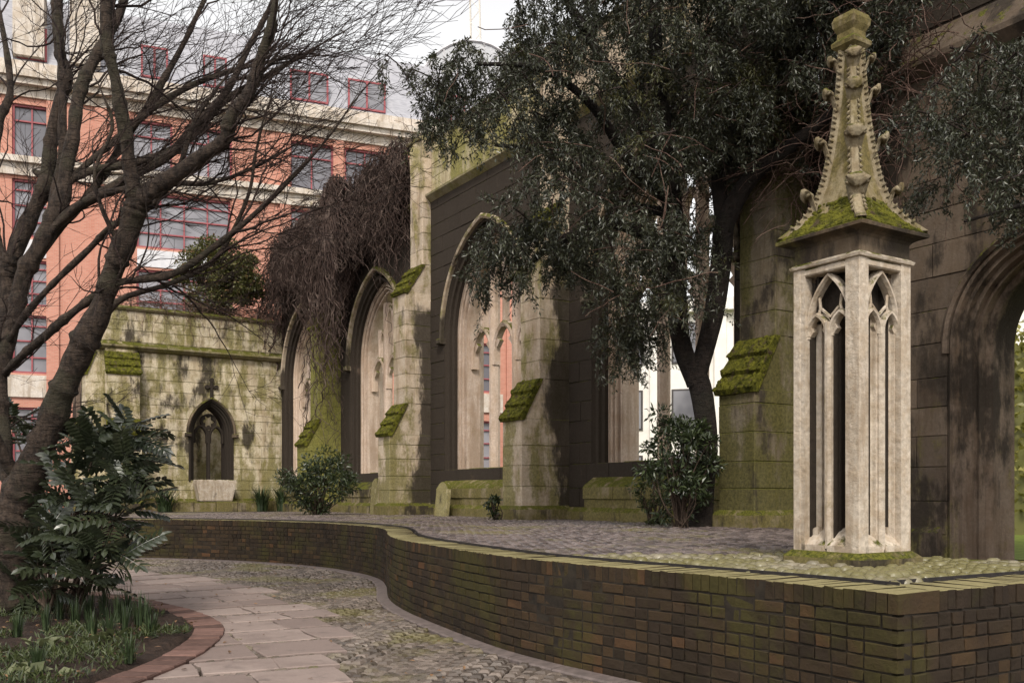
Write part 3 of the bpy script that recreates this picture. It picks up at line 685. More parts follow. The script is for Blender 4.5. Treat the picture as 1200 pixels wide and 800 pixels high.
def plinth_run(t0, t1, p, fr=NF, mat='stone_plinth', zt_=1.02, parent=None, L=1.4, z0=.3):
    n_ = max(1, round((t1 - t0) / L)); L = (t1 - t0) / n_
    for k in range(n_):
        m = MB(); m.prism(lambda a, b, h: fr(h, b, a), [(-.3, z0), (p, z0), (p, zt_ - .09), (p - .10, zt_), (-.3, zt_)], t0 + k * L + .004, t0 + (k + 1) * L - .004); m.build('plinth_stone', mat, parent or nave)
def buttress(i, mat, fr=NF, w=BW, t0=None, zz=(2.92, 3.78, 6.85, 7.65, TOP), pp=(1.25, .78, .26), parent=None, seed=0, matlow=None, upper=True, z0=.3, nrows=3):
    parent = parent or nave; t0 = i * BAY if t0 is None else t0; t1 = t0 + w; r = random.Random(seed)
    mb = MB(); e = .012
    prof = [(-.2, z0), (pp[0] - e, z0), (pp[0] - e, zz[0]), (pp[1] - e, zz[1]), (pp[1] - e, zz[2]), (pp[2] - e, zz[3]), (pp[2] - e, zz[4] - .05), (-.2, zz[4] - .05)]
    mb.prism(lambda a, b, h: fr(h, b, a), prof, t0 + e, t1 - e); b = mb.build('buttress', mat, parent)
    for st, (za, zb, p) in enumerate(((1.0, zz[0], pp[0]), (zz[1], zz[2], pp[1]), (zz[3], zz[4], pp[2]))):
        if st == 2 and not upper: break
        z = za; k = 0
        while z < zb - .05:
            hh = min(.42 * r.uniform(.9, 1.12), zb - z)
            if zb - z - hh < .15: hh = zb - z
            cuts = [-.03, p]
            if st < 2: cuts = [-.03, p * (.42 if k % 2 else .62), p]
            for c0, c1 in zip(cuts, cuts[1:]):
                m = MB(); j = r.uniform(-.005, .005); g = .004
                # block: chamfered in plan
                q = [(t0 + j, c0 + g), (t1 + j, c0 + g), (t1 + j, c1 - g - .012), (t1 + j - .012, c1 - g + r.uniform(-.004, .004)), (t0 + j + .012, c1 - g), (t0 + j, c1 - g - .012)]
                m.rings([[fr(a, zv, bb) for a, bb in qq] for zv, qq in ((z + .004, inset(q, .006)), (z + .011, q), (z + hh - .011, q), (z + hh - .004, inset(q, .006)))])
                m.build('stone_block', matlow if (matlow and st == 0) else mat, b)
            z += hh; k += 1
        # weathering slabs
        if st < 2:
            zlo, zhi, plo, phi = (zz[0], zz[1], pp[0], pp[1]) if st == 0 else (zz[2], zz[3], pp[1], pp[2])
            spots = []
            for k in range(nrows):
                f0, f1 = k / nrows, (k + 1) / nrows; z0_, z1_ = zlo + (zhi - zlo) * f0, zlo + (zhi - zlo) * f1; p0_, p1_ = plo + (phi - plo) * f0, plo + (phi - plo) * f1
                m = MB(); m.prism(lambda a, bb, h: fr(h, bb, a), [(p0_ + .045, z0_ - .05), (p0_ + .085, z0_ + .035), (p1_ + .03, z1_ + .0), (p1_ - .08, z1_ + .0), (p0_ - .06, z0_ - .05)], t0 - .035, t1 + .035); m.build('weathering_slab', 'moss', b)
                e1 = np.array(fr(t0, z1_, p1_ + .03)) - np.array(fr(t0, z0_ + .035, p0_ + .085)); e2 = np.array(fr(t1, z0_, p0_)) - np.array(fr(t0, z0_, p0_)); nm = np.cross(e2, e1); nm = nm if nm[2] > 0 else -nm
                spots += [(np.array(fr(t0, z0_ + .035, p0_ + .085)) + e1 * min(1, r.random() ** 1.6) + e2 * r.uniform(-.04, 1.04), nm) for _ in range(46)]
            cushions(spots, 'moss', 'moss', b, .018, .055)
    if upper:
        m = MB(); zc = zz[4]                                       # broach shaft and gabled head
        tm = (t0 + t1) / 2; m.rings([[fr(tm - wd, z, pp[2] - .0), fr(tm - wd * .2, z, pp[2] + dp), fr(tm + wd, z, pp[2] - .0), fr(tm, z, pp[2] - .1)] for z, wd, dp in ((zz[3] + .3, .02, .0), (zz[3] + 1.6, .16, .14), (zz[4] - .35, .28, .24), (zz[4] - .02, .30, .10))]); m.build('broach_shaft', mat, b)
        m = MB(); m.prism(lambda a, bb, h: fr(h, bb, a), [(-.9, zc), (pp[2] + .10, zc), (pp[2] + .12, zc + .06), (pp[2] - .15, zc + .26), (-.8, zc + .26)], t0 - .015, t1 + .015); m.build('cap_stone', 'stone_cap', b)
    for a0_, a1_, c0, c1 in ((t0 - .09, t1 + .09, 0, pp[0] + .1),):
        for k in range(2):
            cc0, cc1 = c0 + (c1 - c0) * k / 2 + .004, c0 + (c1 - c0) * (k + 1) / 2 - .004; m = MB(); lip = .09 if k else 0
            q = lambda d, e_: [(a0_ + d, cc0), (a1_ - d, cc0), (a1_ - d, cc1 - e_), (a0_ + d, cc1 - e_)]
            m.rings([[fr(a, zv, bb) for a, bb in q(d, e_)] for zv, d, e_ in ((z0, 0, 0), (.97, 0, 0), (1.05, .085, lip))]); m.build('plinth_stone', 'stone_plinth', b)
    return b
buttress(0, 'stone_mossdark', seed=1); buttress(1, 'stone_pale', seed=2); buttress(2, 'stone_pale', seed=3); buttress(3, 'stone_green', seed=4)
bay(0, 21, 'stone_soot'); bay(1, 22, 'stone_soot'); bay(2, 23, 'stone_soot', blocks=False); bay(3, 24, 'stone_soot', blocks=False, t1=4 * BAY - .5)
parapet(BW, BAY, TOP - 1.55, TOP, 'stone_pale', 31); parapet(BAY + BW, 2 * BAY, TOP - 1.55, TOP, 'stone_parapet', 32)
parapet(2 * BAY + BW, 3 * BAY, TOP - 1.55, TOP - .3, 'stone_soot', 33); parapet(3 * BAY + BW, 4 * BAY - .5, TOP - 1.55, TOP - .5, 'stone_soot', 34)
for i in range(4):
    c = i * BAY + BW + (BAY - BW) / 2
    plinth_run(i * BAY + BW + .1, c - 2.01, .14); plinth_run(c - 2.0, c + 2.0, .38); plinth_run(c + 2.01, (i + 1) * BAY - .1 if i < 3 else 4 * BAY - .52, .14)
# near bay with the tall doorway arch
DC, DA, DZS, DH = -3.52, 1.06, 3.35, 1.35
mb = MB(); wall_with_arch(mb, NF, -9, .01, .2, 7.3, -1.02, -.012, DC, DA, DZS, DH, .3); rw = mb.build('wall_bay', 'stone_brown', nave)
blockwork(rw, NF, -7, -.02, .3, 7.2, 'stone_brown', DC, DA + .06, DZS, DH + .05, .3, seed=41, front=-.01, thick=.03, ch_=.45, lmin=.7, lmax=1.3)
mb = MB(); sweep_arch(mb, NF, DC, .72, DZS, 1.0, .25, [(.36, .02), (.30, .03), (.28, -.06), (.22, -.05), (.205, -.14), (.15, -.15), (.14, -.26), (.09, -.24), (.07, -.36), (.03, -.38), (0, -.42), (-.0, -.95), (.1, -1.03)], n=18); mb.build('doorway_arch', 'stone_arch', nave)
mb = MB(); sweep_arch(mb, NF, DC, .92, DZS, 1.18, DZS - .1, [(.18, -.02), (.18, .06), (.22, .10), (.27, .06), (.28, -.02)], closed=True, n=18); mb.build('hood_mould', 'stone_arch', nave)
mb = MB(); mb.box(NF, -9, .01, 7.3, 12, -1.0, -.25); uw = mb.build('upper_wall', 'stone_soot', nave)
blockwork(uw, NF, -7, -.02, 8.0, 12, 'stone_soot', seed=43, front=-.25)
for k in range(6):
    m = MB(); a0_ = -9 + k * 1.5; m.prism(lambda a, b, h: NF(h, b, a), [(-.3, 7.2), (.06, 7.2), (.2, 7.34), (.2, 7.42), (-.2, 7.95), (-.3, 7.95)], a0_ + .005, a0_ + 1.495); m.build('string_course', 'stone_brown', uw)
plinth_run(-9, DC - 1.2, .12, mat='stone_brown', z0=.2, zt_=.85); plinth_run(DC + 1.2, -.1, .12, mat='stone_brown', z0=.2, zt_=.85)

# --- lower transept end wall with the small window
ET = 4 * BAY - .5
def EF(s, z, q): b = ORG + ET * U + s * NN - q * U; return (b[0], b[1], z)
ew = empty('ruined_end_wall', EF(3, .66, .3), 'low mossy stone end wall with small black gothic window under a cross', 'church')
EC, EA, EZS, EH, ESILL = 2.70, .80, 3.62, 1.18, 1.80
mb = MB(); wall_with_arch(mb, EF, -.3, 6.55, .2, 6.55, -.9, -.012, EC, EA, EZS, EH, ESILL); eb = mb.build('wall_core', 'stone_end', ew)
blockwork(eb, EF, .02, 6.5, .55, 6.42, 'stone_end', EC, EA + .02, EZS, EH + .02, ESILL, seed=51, front=-.01, ch_=.46, lmin=.7, lmax=1.4)
mb = MB(); mb.box(EF, -.3, 6.6, 6.55, 7.85, -.95, .10); par = mb.build('parapet', 'stone_end', ew)
blockwork(par, EF, .0, 6.58, 6.75, 7.85, 'stone_end', seed=52, front=.10, ch_=.37)
for k in range(6):
    a0_ = -.3 + k * 1.16
    m = MB(); m.prism(lambda a, b, h: EF(h, b, a), [(-1.05, 7.86), (.18, 7.86), (.24, 7.93), (.05, 8.05), (-.95, 8.05)], a0_ + .005, a0_ + 1.155); m.build('coping_stone', 'stone_cap', par)
    m = MB(); m.prism(lambda a, b, h: EF(h, b, a), [(-.02, 6.40), (.16, 6.44), (.28, 6.54), (.28, 6.60), (.12, 6.74), (-.02, 6.74)], a0_ + .005, a0_ + 1.155); m.build('string_course', 'stone_cap', par)
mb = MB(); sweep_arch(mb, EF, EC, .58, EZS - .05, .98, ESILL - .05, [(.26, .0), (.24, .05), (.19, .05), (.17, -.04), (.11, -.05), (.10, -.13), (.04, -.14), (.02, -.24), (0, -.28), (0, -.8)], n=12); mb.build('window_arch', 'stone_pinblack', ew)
mb = MB(); sweep_arch(mb, EF, EC, .82, EZS - .02, 1.22, EZS - .06, [(0, -.01), (0, .10), (.04, .14), (.09, .10), (.10, -.01)], closed=True, n=12); hd = mb.build('hood_mould', 'stone_pindark', ew)
for sg in (-1, 1):
    m = MB(); m.box(EF, EC + sg * .87 - .11, EC + sg * .87 + .11, EZS - .2, EZS - .06, -.01, .17, .02); m.build('label_stop', 'stone_pindark', hd)
mb = MB(); mb.box(EF, EC - .05, EC + .05, ESILL, EZS + .1, -.55, -.33, .02)
for sg in (-1, 1): sweep_arch(mb, EF, EC + sg * .29, .20, EZS - .15, .34, EZS - .4, [(0, -.36), (.04, -.33), (.09, -.36), (.09, -.54), (0, -.54)], closed=True, n=6)
nn = 28; r0 = [(.19 + .05 * math.cos(6 * q / nn * 6.283)) for q in range(nn)]; zc = EZS + .42
rr = []
for dp, ex in ((-.36, 0), (-.36, .09), (-.54, .09), (-.54, 0), (-.36, 0)): rr.append([EF(EC + (r0[q] + (ex if ex == 0 else .30 - r0[q])) * math.cos(q / nn * 6.283), zc + (r0[q] + (ex if ex == 0 else .30 - r0[q])) * math.sin(q / nn * 6.283), dp) for q in range(nn)])
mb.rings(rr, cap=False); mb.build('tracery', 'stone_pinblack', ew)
mb = MB(); mb.box(EF, EC - .055, EC + .055, EZS + 1.22, EZS + 1.95, .0, .09, .02); mb.box(EF, EC - .17, EC + .17, EZS + 1.63, EZS + 1.74, .006, .084, .02)
for a, b in ((-.17, 1.685), (.17, 1.685), (0, 1.95)): mb.tube([EF(EC + a, EZS + b, q) for q in (-.01, .1)], .085, 8)
mb.build('cross_finial', 'stone_pinblack', ew)
plinth_run(.05, 6.5, .30, EF, 'stone_plinth', 1.12, ew)
for k, (sa, sb) in enumerate(((EC - 1.6, EC - .8), (EC - .8, EC), (EC, EC + .8), (EC + .8, EC + 1.6))):
    m = MB(); m.box(EF, sa + .005, sb - .005, .3, 1.0 + .02 * (k % 2), .2, .72, .03); m.build('step_stone', 'stone_plinth', ew)
def EFs(z0=0): return lambda s, z, q: EF(s, z, q)
buttress(0, 'stone_end', EF, 1.1, 5.35, (3.4, 3.95, 5.55, 6.35, 6.5), (.95, .62, .2), ew, 61, upper=False, z0=.2, nrows=3)
def SF(s, z, q): return EF(6.55 + q, z, s)                        # side buttress on the outer corner
buttress(0, 'stone_end', SF, .9, -.95, (3.4, 3.95, 5.55, 6.35, 6.5), (.85, .5, .2), ew, 62, upper=False, z0=.2, nrows=3)
# wall stub and second ruined wall going back behind the left tree
mb = MB(); mb.box(EF, 6.1, 6.56, .2, 6.5, -7, -.9); mb.build('return_wall', 'stone_dusky', ew)
mb = MB(); mb.box(EF, -.2, 2.95, .2, 6.3, -4.6, -4.0); mb.build('inner_wall', 'stone_end', ew)
# stone trough standing on the step
mb = MB()
def TF(s, z, q): return EF(EC + s, z, .46 + q)
mb.rings([[TF(a * w2, z, b * d2) for a, b in ((-1, -1), (1, -1), (1, 1), (-1, 1))] for z, w2, d2 in ((1.025, .58, .20), (1.06, .60, .22), (1.66, .72, .25), (1.80, .72, .25), (1.82, .70, .23), (1.82, .60, .14), (1.45, .55, .1))])
tr = mb.build('stone_trough', 'stone_pin', None, TF(0, 1.02, 0)); tag(tr, 'pale tapered stone trough below the small window of the end wall', 'trough')

# ------------------------------------------------------------------ pinnacle on the terrace
PS = .58
pin = empty('stone_pinnacle', (*pin_c, tz(6.5)), 'tall carved stone pinnacle with crocketed mossy spire standing on the terrace', 'pinnacle')
Zb = tz(6.5) - .01
def pf(k):
    a = math.atan2(NN[1], NN[0]) + k * math.pi / 2; nx, ny = math.cos(a), math.sin(a); tx, ty = -ny, nx
    return lambda s, z, q: (pin_c[0] + tx * s + nx * (PS / 2 + q), pin_c[1] + ty * s + ny * (PS / 2 + q), z)
def sq(hw, z): return [(pin_c[0] + U[0] * a * hw + NN[0] * b * hw, pin_c[1] + U[1] * a * hw + NN[1] * b * hw, z) for a, b in ((-1, -1), (1, -1), (1, 1), (-1, 1))]
def oct_(hw, z, cut): return [(pin_c[0] + U[0] * a + NN[0] * b, pin_c[1] + U[1] * a + NN[1] * b, z) for a, b in ((-hw + cut, -hw), (hw - cut, -hw), (hw, -hw + cut), (hw, hw - cut), (hw - cut, hw), (-hw + cut, hw), (-hw, hw - cut), (-hw, -hw + cut))]
mb = MB(); mb.rings([oct_(.375, Zb - .03, .07), oct_(.375, Zb + .062, .07), oct_(.365, Zb + .072, .07), oct_(.325, Zb + .105, .06)]); mb.build('base_slab', 'stone_plinth', pin)
zb0, zt0 = Zb + .103, 2.955
mb = MB(); mb.rings([sq(PS / 2 - .168, zb0), sq(PS / 2 - .168, zt0)]); mb.build('core', 'stone_pin', pin)
for k in range(4):
    f = pf(k); h = PS / 2
    m = MB(); m.rings([[f(-h + a, z, -.0 + b) for a, b in ((0, -.005), (.005, 0), (.062, 0), (.072, -.012), (.072, -.03), (.082, -.04), (.082, -.115), (0, -.115))] for z in (zb0, zt0)]); m.build('corner_post', 'stone_pin', pin)
    m = MB(); m.rings([[f(h - a, z, -.0 + b) for a, b in ((.004, -.0), (.062, -.0005), (.072, -.012), (.072, -.03), (.082, -.04), (.082, -.105), (.004, -.105))] for z in (zb0, zt0)]); m.build('corner_post', 'stone_pin', pin)
    m = MB(); m.prism(lambda a, b, hh: f(hh, b, a), [(-.165, zb0), (-.004, zb0), (-.004, zb0 + .045), (-.13, zb0 + .165), (-.165, zb0 + .175)], -h + .075, -.012); m.build('panel_sill', 'stone_pin', pin)
    m = MB(); m.prism(lambda a, b, hh: f(hh, b, a), [(-.165, zb0), (-.004, zb0), (-.004, zb0 + .045), (-.13, zb0 + .165), (-.165, zb0 + .175)], .012, h - .075); m.build('panel_sill', 'stone_pin', pin)
    ztr = zt0 - .05
    m = MB(); m.rings([[f(a, z, b) for a, b in ((-.026, -.035), (-.010, -.012), (.010, -.012), (.026, -.035), (.026, -.11), (-.026, -.11))] for z in (zb0 + .02, ztr - .36)]); m.build('mullion', 'stone_pin', pin)
    m = MB(); m.box(f, -h + .07, h - .07, zt0 - .055, zt0 - .002, -.11, -.002, .01); m.build('top_rail', 'stone_pin', pin)
    m = MB(); zs_ = ztr - .44
    for lc in (-.104, .104):
        sweep_arch(m, f, lc, .072, zs_, .125, zs_ - .02, [(0, -.045), (.010, -.022), (.026, -.022), (.034, -.045), (.034, -.1), (0, -.1)], closed=True, n=7)
        for sg in (-1, 1): m.prism(lambda a, b, hh: f(lc + sg * a, b, hh), [(.075, zs_ - .015), (.038, zs_ + .03), (.062, zs_ + .075)], -.095, -.05)
    sweep_arch(m, f, 0, .170, zs_ + .04, .36, zs_ + .0, [(0, -.05), (.010, -.026), (.024, -.026), (.034, -.05), (.034, -.1), (0, -.1)], closed=True, n=12)
    for sg in (-1, 1):      # upper dagger bars
        m.tube([f(sg * x, z, -.06) for x, z in ((.104, zs_ + .14), (.088, zs_ + .19), (.098, zs_ + .27))], [.013, .012, .011], 6)
        m.tube([f(sg * x, z, -.06) for x, z in ((.0, zs_ + .12), (.035, zs_ + .15), (.075, zs_ + .185))], .012, 6)
    m.build('tracery', 'stone_pin', pin)
    for lc in (-.104, .104):
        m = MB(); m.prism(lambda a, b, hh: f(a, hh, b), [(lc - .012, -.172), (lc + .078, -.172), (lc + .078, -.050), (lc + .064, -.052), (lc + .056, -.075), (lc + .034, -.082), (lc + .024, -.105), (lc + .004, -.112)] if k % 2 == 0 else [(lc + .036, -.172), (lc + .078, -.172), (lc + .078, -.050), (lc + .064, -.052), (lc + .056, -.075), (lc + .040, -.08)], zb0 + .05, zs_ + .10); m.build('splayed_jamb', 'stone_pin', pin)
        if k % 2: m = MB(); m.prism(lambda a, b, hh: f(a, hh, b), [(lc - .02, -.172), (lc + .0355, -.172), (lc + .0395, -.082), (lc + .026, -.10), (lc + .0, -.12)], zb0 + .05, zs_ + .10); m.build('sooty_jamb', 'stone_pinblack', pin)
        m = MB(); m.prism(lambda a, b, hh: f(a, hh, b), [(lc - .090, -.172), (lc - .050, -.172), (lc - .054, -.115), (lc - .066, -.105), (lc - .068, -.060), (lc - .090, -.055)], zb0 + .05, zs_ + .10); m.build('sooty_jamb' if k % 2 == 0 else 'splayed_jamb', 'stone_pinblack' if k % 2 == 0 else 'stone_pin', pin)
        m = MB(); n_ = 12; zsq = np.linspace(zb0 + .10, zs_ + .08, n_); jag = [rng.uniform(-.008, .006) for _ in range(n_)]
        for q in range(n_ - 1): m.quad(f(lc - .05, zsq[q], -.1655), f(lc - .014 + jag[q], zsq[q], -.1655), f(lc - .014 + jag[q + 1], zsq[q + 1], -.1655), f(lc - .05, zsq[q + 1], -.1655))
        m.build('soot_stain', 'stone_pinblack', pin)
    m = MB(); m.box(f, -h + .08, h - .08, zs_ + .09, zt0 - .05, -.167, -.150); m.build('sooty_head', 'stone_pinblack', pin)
def ringstack(st): return [sq(hw, z) for hw, z in st]
mb = MB(); mb.rings(ringstack([(.29, zt0 + .001), (.305, zt0 + .006), (.312, zt0 + .025), (.285, zt0 + .045)])); mb.build('neck_moulding', 'stone_pin', pin)
mb = MB(); mb.rings(ringstack([(.283, zt0 + .045), (.283, zt0 + .15), (.30, zt0 + .17), (.33, zt0 + .185)])); mb.build('frieze', 'stone_pindark', pin)
ze = zt0 + .186
mb = MB(); mb.rings(ringstack([(.33, ze), (.378, ze + .012), (.382, ze + .035), (.37, ze + .045)])); mb.build('eave_slab', 'stone_pindark', pin)
SPR = [(.375, ze + .046), (.335, ze + .082), (.285, ze + .13), (.232, ze + .20), (.182, ze + .29), (.138, ze + .47), (.109, ze + .67), (.088, ze + .86), (.073, ze + 1.04), (.062, ze + 1.22), (.051, ze + 1.46)]
mb = MB(); mb.rings(ringstack(SPR[:4])); mb.build('moss_skirt', 'moss', pin)
mb = MB(); mb.rings(ringstack([(a - .004, z) for a, z in SPR[3:]])); sp = mb.build('spire', 'stone_spire', pin)
spots = []
for k in range(4):
    f = pf(k)
    for _ in range(230):
        z = ze + .05 + .24 * rng.random() ** 1.7; hw = float(np.interp(z, [q[1] for q in SPR], [q[0] for q in SPR])); spots.append((f(rng.uniform(-.9, .9) * hw, z, hw - PS / 2), np.array(f(0, .75, 1)) - np.array(f(0, 0, 0))))
cushions(spots, 'moss', 'moss_cushions', pin, .007, .022)
def spr(z): return np.interp(z, [q[1] for q in SPR], [q[0] for q in SPR])
for k in range(4):
    a = math.atan2(NN[1], NN[0]) + math.pi / 4 + k * math.pi / 2; od = np.array((math.cos(a), math.sin(a))); sd = np.array((-od[1], od[0]))
    rf = lambda s, z, q: (pin_c[0] + od[0] * q + sd[0] * s, pin_c[1] + od[1] * q + sd[1] * s, z)
    m = MB(); zs = np.linspace(ze + .06, ze + 1.46, 14)
    m.rings([[rf(s_ * wd, z, spr(z) * 1.414 + o_) for s_, o_ in ((-1, -.07), (-1, .006), (-.7, .018), (.7, .018), (1, .006), (1, -.07))] for z, wd in [(z, np.interp(z, [ze, ze + 1.5], [.036, .024])) for z in zs]]); m.build('rib', 'stone_rib', sp)
    for kk, zc in enumerate((ze + .36, ze + .74, ze + 1.10, ze + 1.34)):
        s_ = (1.0, .92, .82, .72)[kk]; r0 = spr(zc) * 1.414; m = MB()
        rg = []
        for a_, b_, w_, th in ((-.03, -.20, .024, .030), (.008, -.14, .040, .044), (.028, -.075, .052, .054), (.048, -.015, .066, .056), (.074, .026, .078, .050), (.100, .026, .074, .042), (.112, -.004, .054, .030), (.098, -.03, .024, .014)):
            rg.append([rf(s_ * w_ * math.cos(q / 14 * 6.283) * (1 + .22 * math.cos(q / 14 * 6.283 * 5 + kk)), zc + s_ * (b_ + th * math.sin(q / 14 * 6.283) * .75), r0 + s_ * (a_ + th * math.sin(q / 14 * 6.283) * .6)) for q in range(14)])
        m.rings(rg)
        for sg in (-1, 1): m.tube([rf(sg * a_ * s_, zc + b_ * s_, r0 + c_ * s_) for a_, b_, c_ in ((.03, -.03, .03), (.056, .0, .05), (.068, .012, .07), (.07, -.008, .085), (.056, -.018, .08))], [x * s_ for x in (.010, .016, .018, .014, .008)], 6)
        m.build('crocket', 'stone_rib', sp, smooth=True)
    m = MB(); z = ze + .12
    while z < ze + 1.42:
        wd = np.interp(z, [ze, ze + 1.5], [.036, .024])
        for sg in (-1, 1): m.tube([rf(sg * wd, z, spr(z) * 1.414 - .012), rf(sg * (wd + .012), z + .014, spr(z) * 1.414 + .006), rf(sg * wd, z + .03, spr(z) * 1.414 + .012)], [.005, rng.uniform(.009, .014), .005], 5)
        z += rng.uniform(.034, .052)
    m.build('rope_moulding', 'stone_rib', sp, smooth=True, kind='stuff')
zf = ze + 1.445
mb = MB(); mb.rings(ringstack([(.066, zf - .03), (.098, zf + .0), (.102, zf + .03), (.072, zf + .06), (.070, zf + .10), (.092, zf + .145), (.098, zf + .185), (.085, zf + .225), (.06, zf + .232), (.05, zf + .21)])); mb.build('finial', 'stone_spire', pin)

# ------------------------------------------------------------------ red brick office building behind
BO = np.array((-15.9, 50.0)); BD = np.array((.931, .364)); BN = np.array((.364, -.931))
def GF(s, z, q): p = BO + BD * s + BN * q; return (p[0], p[1], z)
def sp_(px, d0=50): k = (px - 600) / 1100; return (50 * k + 15.9) / (.931 - .364 * k)
def gz(px, y): return EYE + (HY - y) * (50 + .364 * sp_(px)) / 1100
bld = empty('red_brick_building', GF(0, -.05, -3), 'red brick office building with white stone bands and crimson window frames behind the ruins', 'building')
S0, S1 = sp_(-260), sp_(655)
cols = [(-230, -190), (-150, -105), (-60, -15), (14, 60), (152, 202), (216, 272), (340, 391), (404, 452), (480, 530), (545, 590), (604, 640)]
wide = [(-230, -150), (-110, -15), (14, 60), (160, 270), (340, 452), (480, 585), (604, 645)]
def zrow(y0, y1): return gz(250, y1), gz(250, y0)
rows = [(zrow(152, 210), cols), (zrow(234, 297), wide), (zrow(322, 372), wide), ((7.3, 10.2), wide), ((2.6, 5.6), wide)]
mb = MB(); zlow = -.05; bands = sorted(rows, key=lambda e: e[0][0])
for (z0, z1), ws in bands:
    mb.box(GF, S0, S1, zlow, z0, -6, 0); e = S0
    for a, b in ws: mb.box(GF, e, sp_(a), z0, z1, -6, 0); e = sp_(b)
    mb.box(GF, e, S1, z0, z1, -6, 0); zlow = z1
mb.box(GF, S0, S1, zlow, 21.0, -6, 0); mb.build('wall', 'red_brick', bld)
for (z0, z1), ws in rows:
    for a, b in ws:
        s0, s1 = sp_(a), sp_(b); m = MB()
        for u0, u1, v0, v1 in ((s0, s0 + .1, z0, z1), (s1 - .1, s1, z0, z1), (s0 + .1, s1 - .1, z0, z0 + .1), (s0 + .1, s1 - .1, z1 - .1, z1)): m.box(GF, u0, u1, v0, v1, -.3, -.12)
        w_ = m.build('window', 'red_metal', bld)
        m = MB(); m.box(GF, s0 + .06, s1 - .06, z0 + .06, z1 - .06, -.32, -.27); m.build('pane', 'window_glass', w_)
        nb = max(2, round((s1 - s0) / 1.1)) ; m = MB()
        for k in range(1, nb): x = s0 + (s1 - s0) * k / nb; m.box(GF, x - .035, x + .035, z0 + .14, z1 - .14, -.265, -.16)
        for fz in ((.7,) if z0 > 17 else (.28, .56, .82)): zz_ = z0 + (z1 - z0) * fz; m.box(GF, s0 + .14, s1 - .14, zz_ - .035, zz_ + .035, -.262, -.17)
        m.build('glazing_bars', 'red_metal', w_)
def band(z0, z1, q, mat='stone_band', name='stone_band', s0=S0, s1=S1): m = MB(); m.box(GF, s0 - .1, s1 + .1, z0, z1, -.2, q); return m.build(name, mat, bld)
zb1 = gz(250, 232); band(zb1 + .05, zb1 + .65, .18); band(zb1 + .65, zb1 + .95, .42)
band(21.0, 21.5, .15); band(21.5, 21.8, .55); band(21.8, 22.15, .75); band(22.15, 22.75, .2)
for a, b in wide: m = MB(); m.box(GF, sp_(a) + .03, sp_(b) - .03, gz(250, 319), gz(250, 299.5), -.1, .06); m.build('spandrel_panel', 'pale_panel', bld)
for a, b in wide: m = MB(); m.box(GF, sp_(a) - .2, sp_(b) + .2, 6.1, 7.2, -.1, .12); m.build('lintel', 'stone_band', bld)
m = MB(); m.prism(lambda a, b, h: GF(h, b, a), [(.0, 22.75), (-2.6, 27.2), (-6, 27.4), (-6, 22.75)], S0, S1); rf = m.build('mansard_roof', 'slate', bld)
for a, b in [(-220, -190), (-140, -105), (-50, -15), (20, 55), (165, 197), (238, 266), (340, 385), (408, 452), (512, 545), (580, 620)]:
    s0, s1 = sp_(a), sp_(b); m = MB()
    m.box(GF, s0, s1, 22.9, 24.75, -2.0, -.12); dm = m.build('dormer', 'zinc', rf)
    m = MB()
    for u0, u1, v0, v1 in ((s0, s0 + .1, 22.95, 24.6), (s1 - .1, s1, 22.95, 24.6), (s0 + .1, s1 - .1, 22.95, 23.05), (s0 + .1, s1 - .1, 24.5, 24.6), ((s0 + s1) / 2 - .05, (s0 + s1) / 2 + .05, 23.05, 24.5)): m.box(GF, u0, u1, v0, v1, -.115, -.02)
    m.build('dormer_frame', 'red_metal', rf)
    m = MB(); m.box(GF, s0 + .1, s1 - .1, 23.05, 24.5, -.118, -.06); m.build('dormer_pane', 'window_glass', rf)
for px in (62, 118, 146, 278, 334, 396, 460, 538, 598):      # brick piers and stone pilasters
    s_ = sp_(px); m = MB(); m.box(GF, s_ - .28, s_ + .28, 0, 20.95, 0, .16); m.build('pier', 'red_brick', bld)
for px in (34, 100):
    s_ = sp_(px); m = MB(); m.box(GF, s_ - .7, s_ + .7, 23.0, 27.5, -1.2, .3); m.box(GF, s_ - .85, s_ + .85, 27.5, 27.9, -1.3, .42); m.build('stone_chimney', 'stone_band', bld)
# glazed barrel roof of a tower further back
gb = empty('glazed_barrel_roof_block', (-3.7, 78, -.05), 'grey glazed barrel roofed office block rising behind the red brick building', 'building')
def BF(a, b, h): return (-3.4 + a, 78 + h, b)
m = MB(); m.box(BF, -10, 5.5, 0, 34, 0, 14); m.build('wall', 'pale_panel', gb)
m = MB(); m.rings([[BF(4.4 * math.cos(q / 16 * math.pi), 34.0 + 4.6 * math.sin(q / 16 * math.pi), h) for q in range(17)] for h in (-.5, 14)]); vr = m.build('barrel_roof', 'zinc', gb)
m = MB()
for h in (-.56, 3): m.tube([BF(4.45 * math.cos(q / 16 * math.pi), 34.0 + 4.65 * math.sin(q / 16 * math.pi), h) for q in range(17)], .12, 5)
for q in range(1, 8): m.tube([BF(-4.4 + q * 1.1, 34, -.55), BF(-4.4 + q * 1.1, 34 + 4.6 * math.sqrt(max(0, 1 - ((-4.4 + q * 1.1) / 4.4) ** 2)), -.55)], .06, 4)
m.build('roof_rib', 'pale_panel', vr)
m = MB(); m.prism(BF, [(-10, 34), (-4.3, 34), (-4.3, 36.6), (-10, 37.4)], -.2, 13); m.build('roof_step', 'zinc', gb)
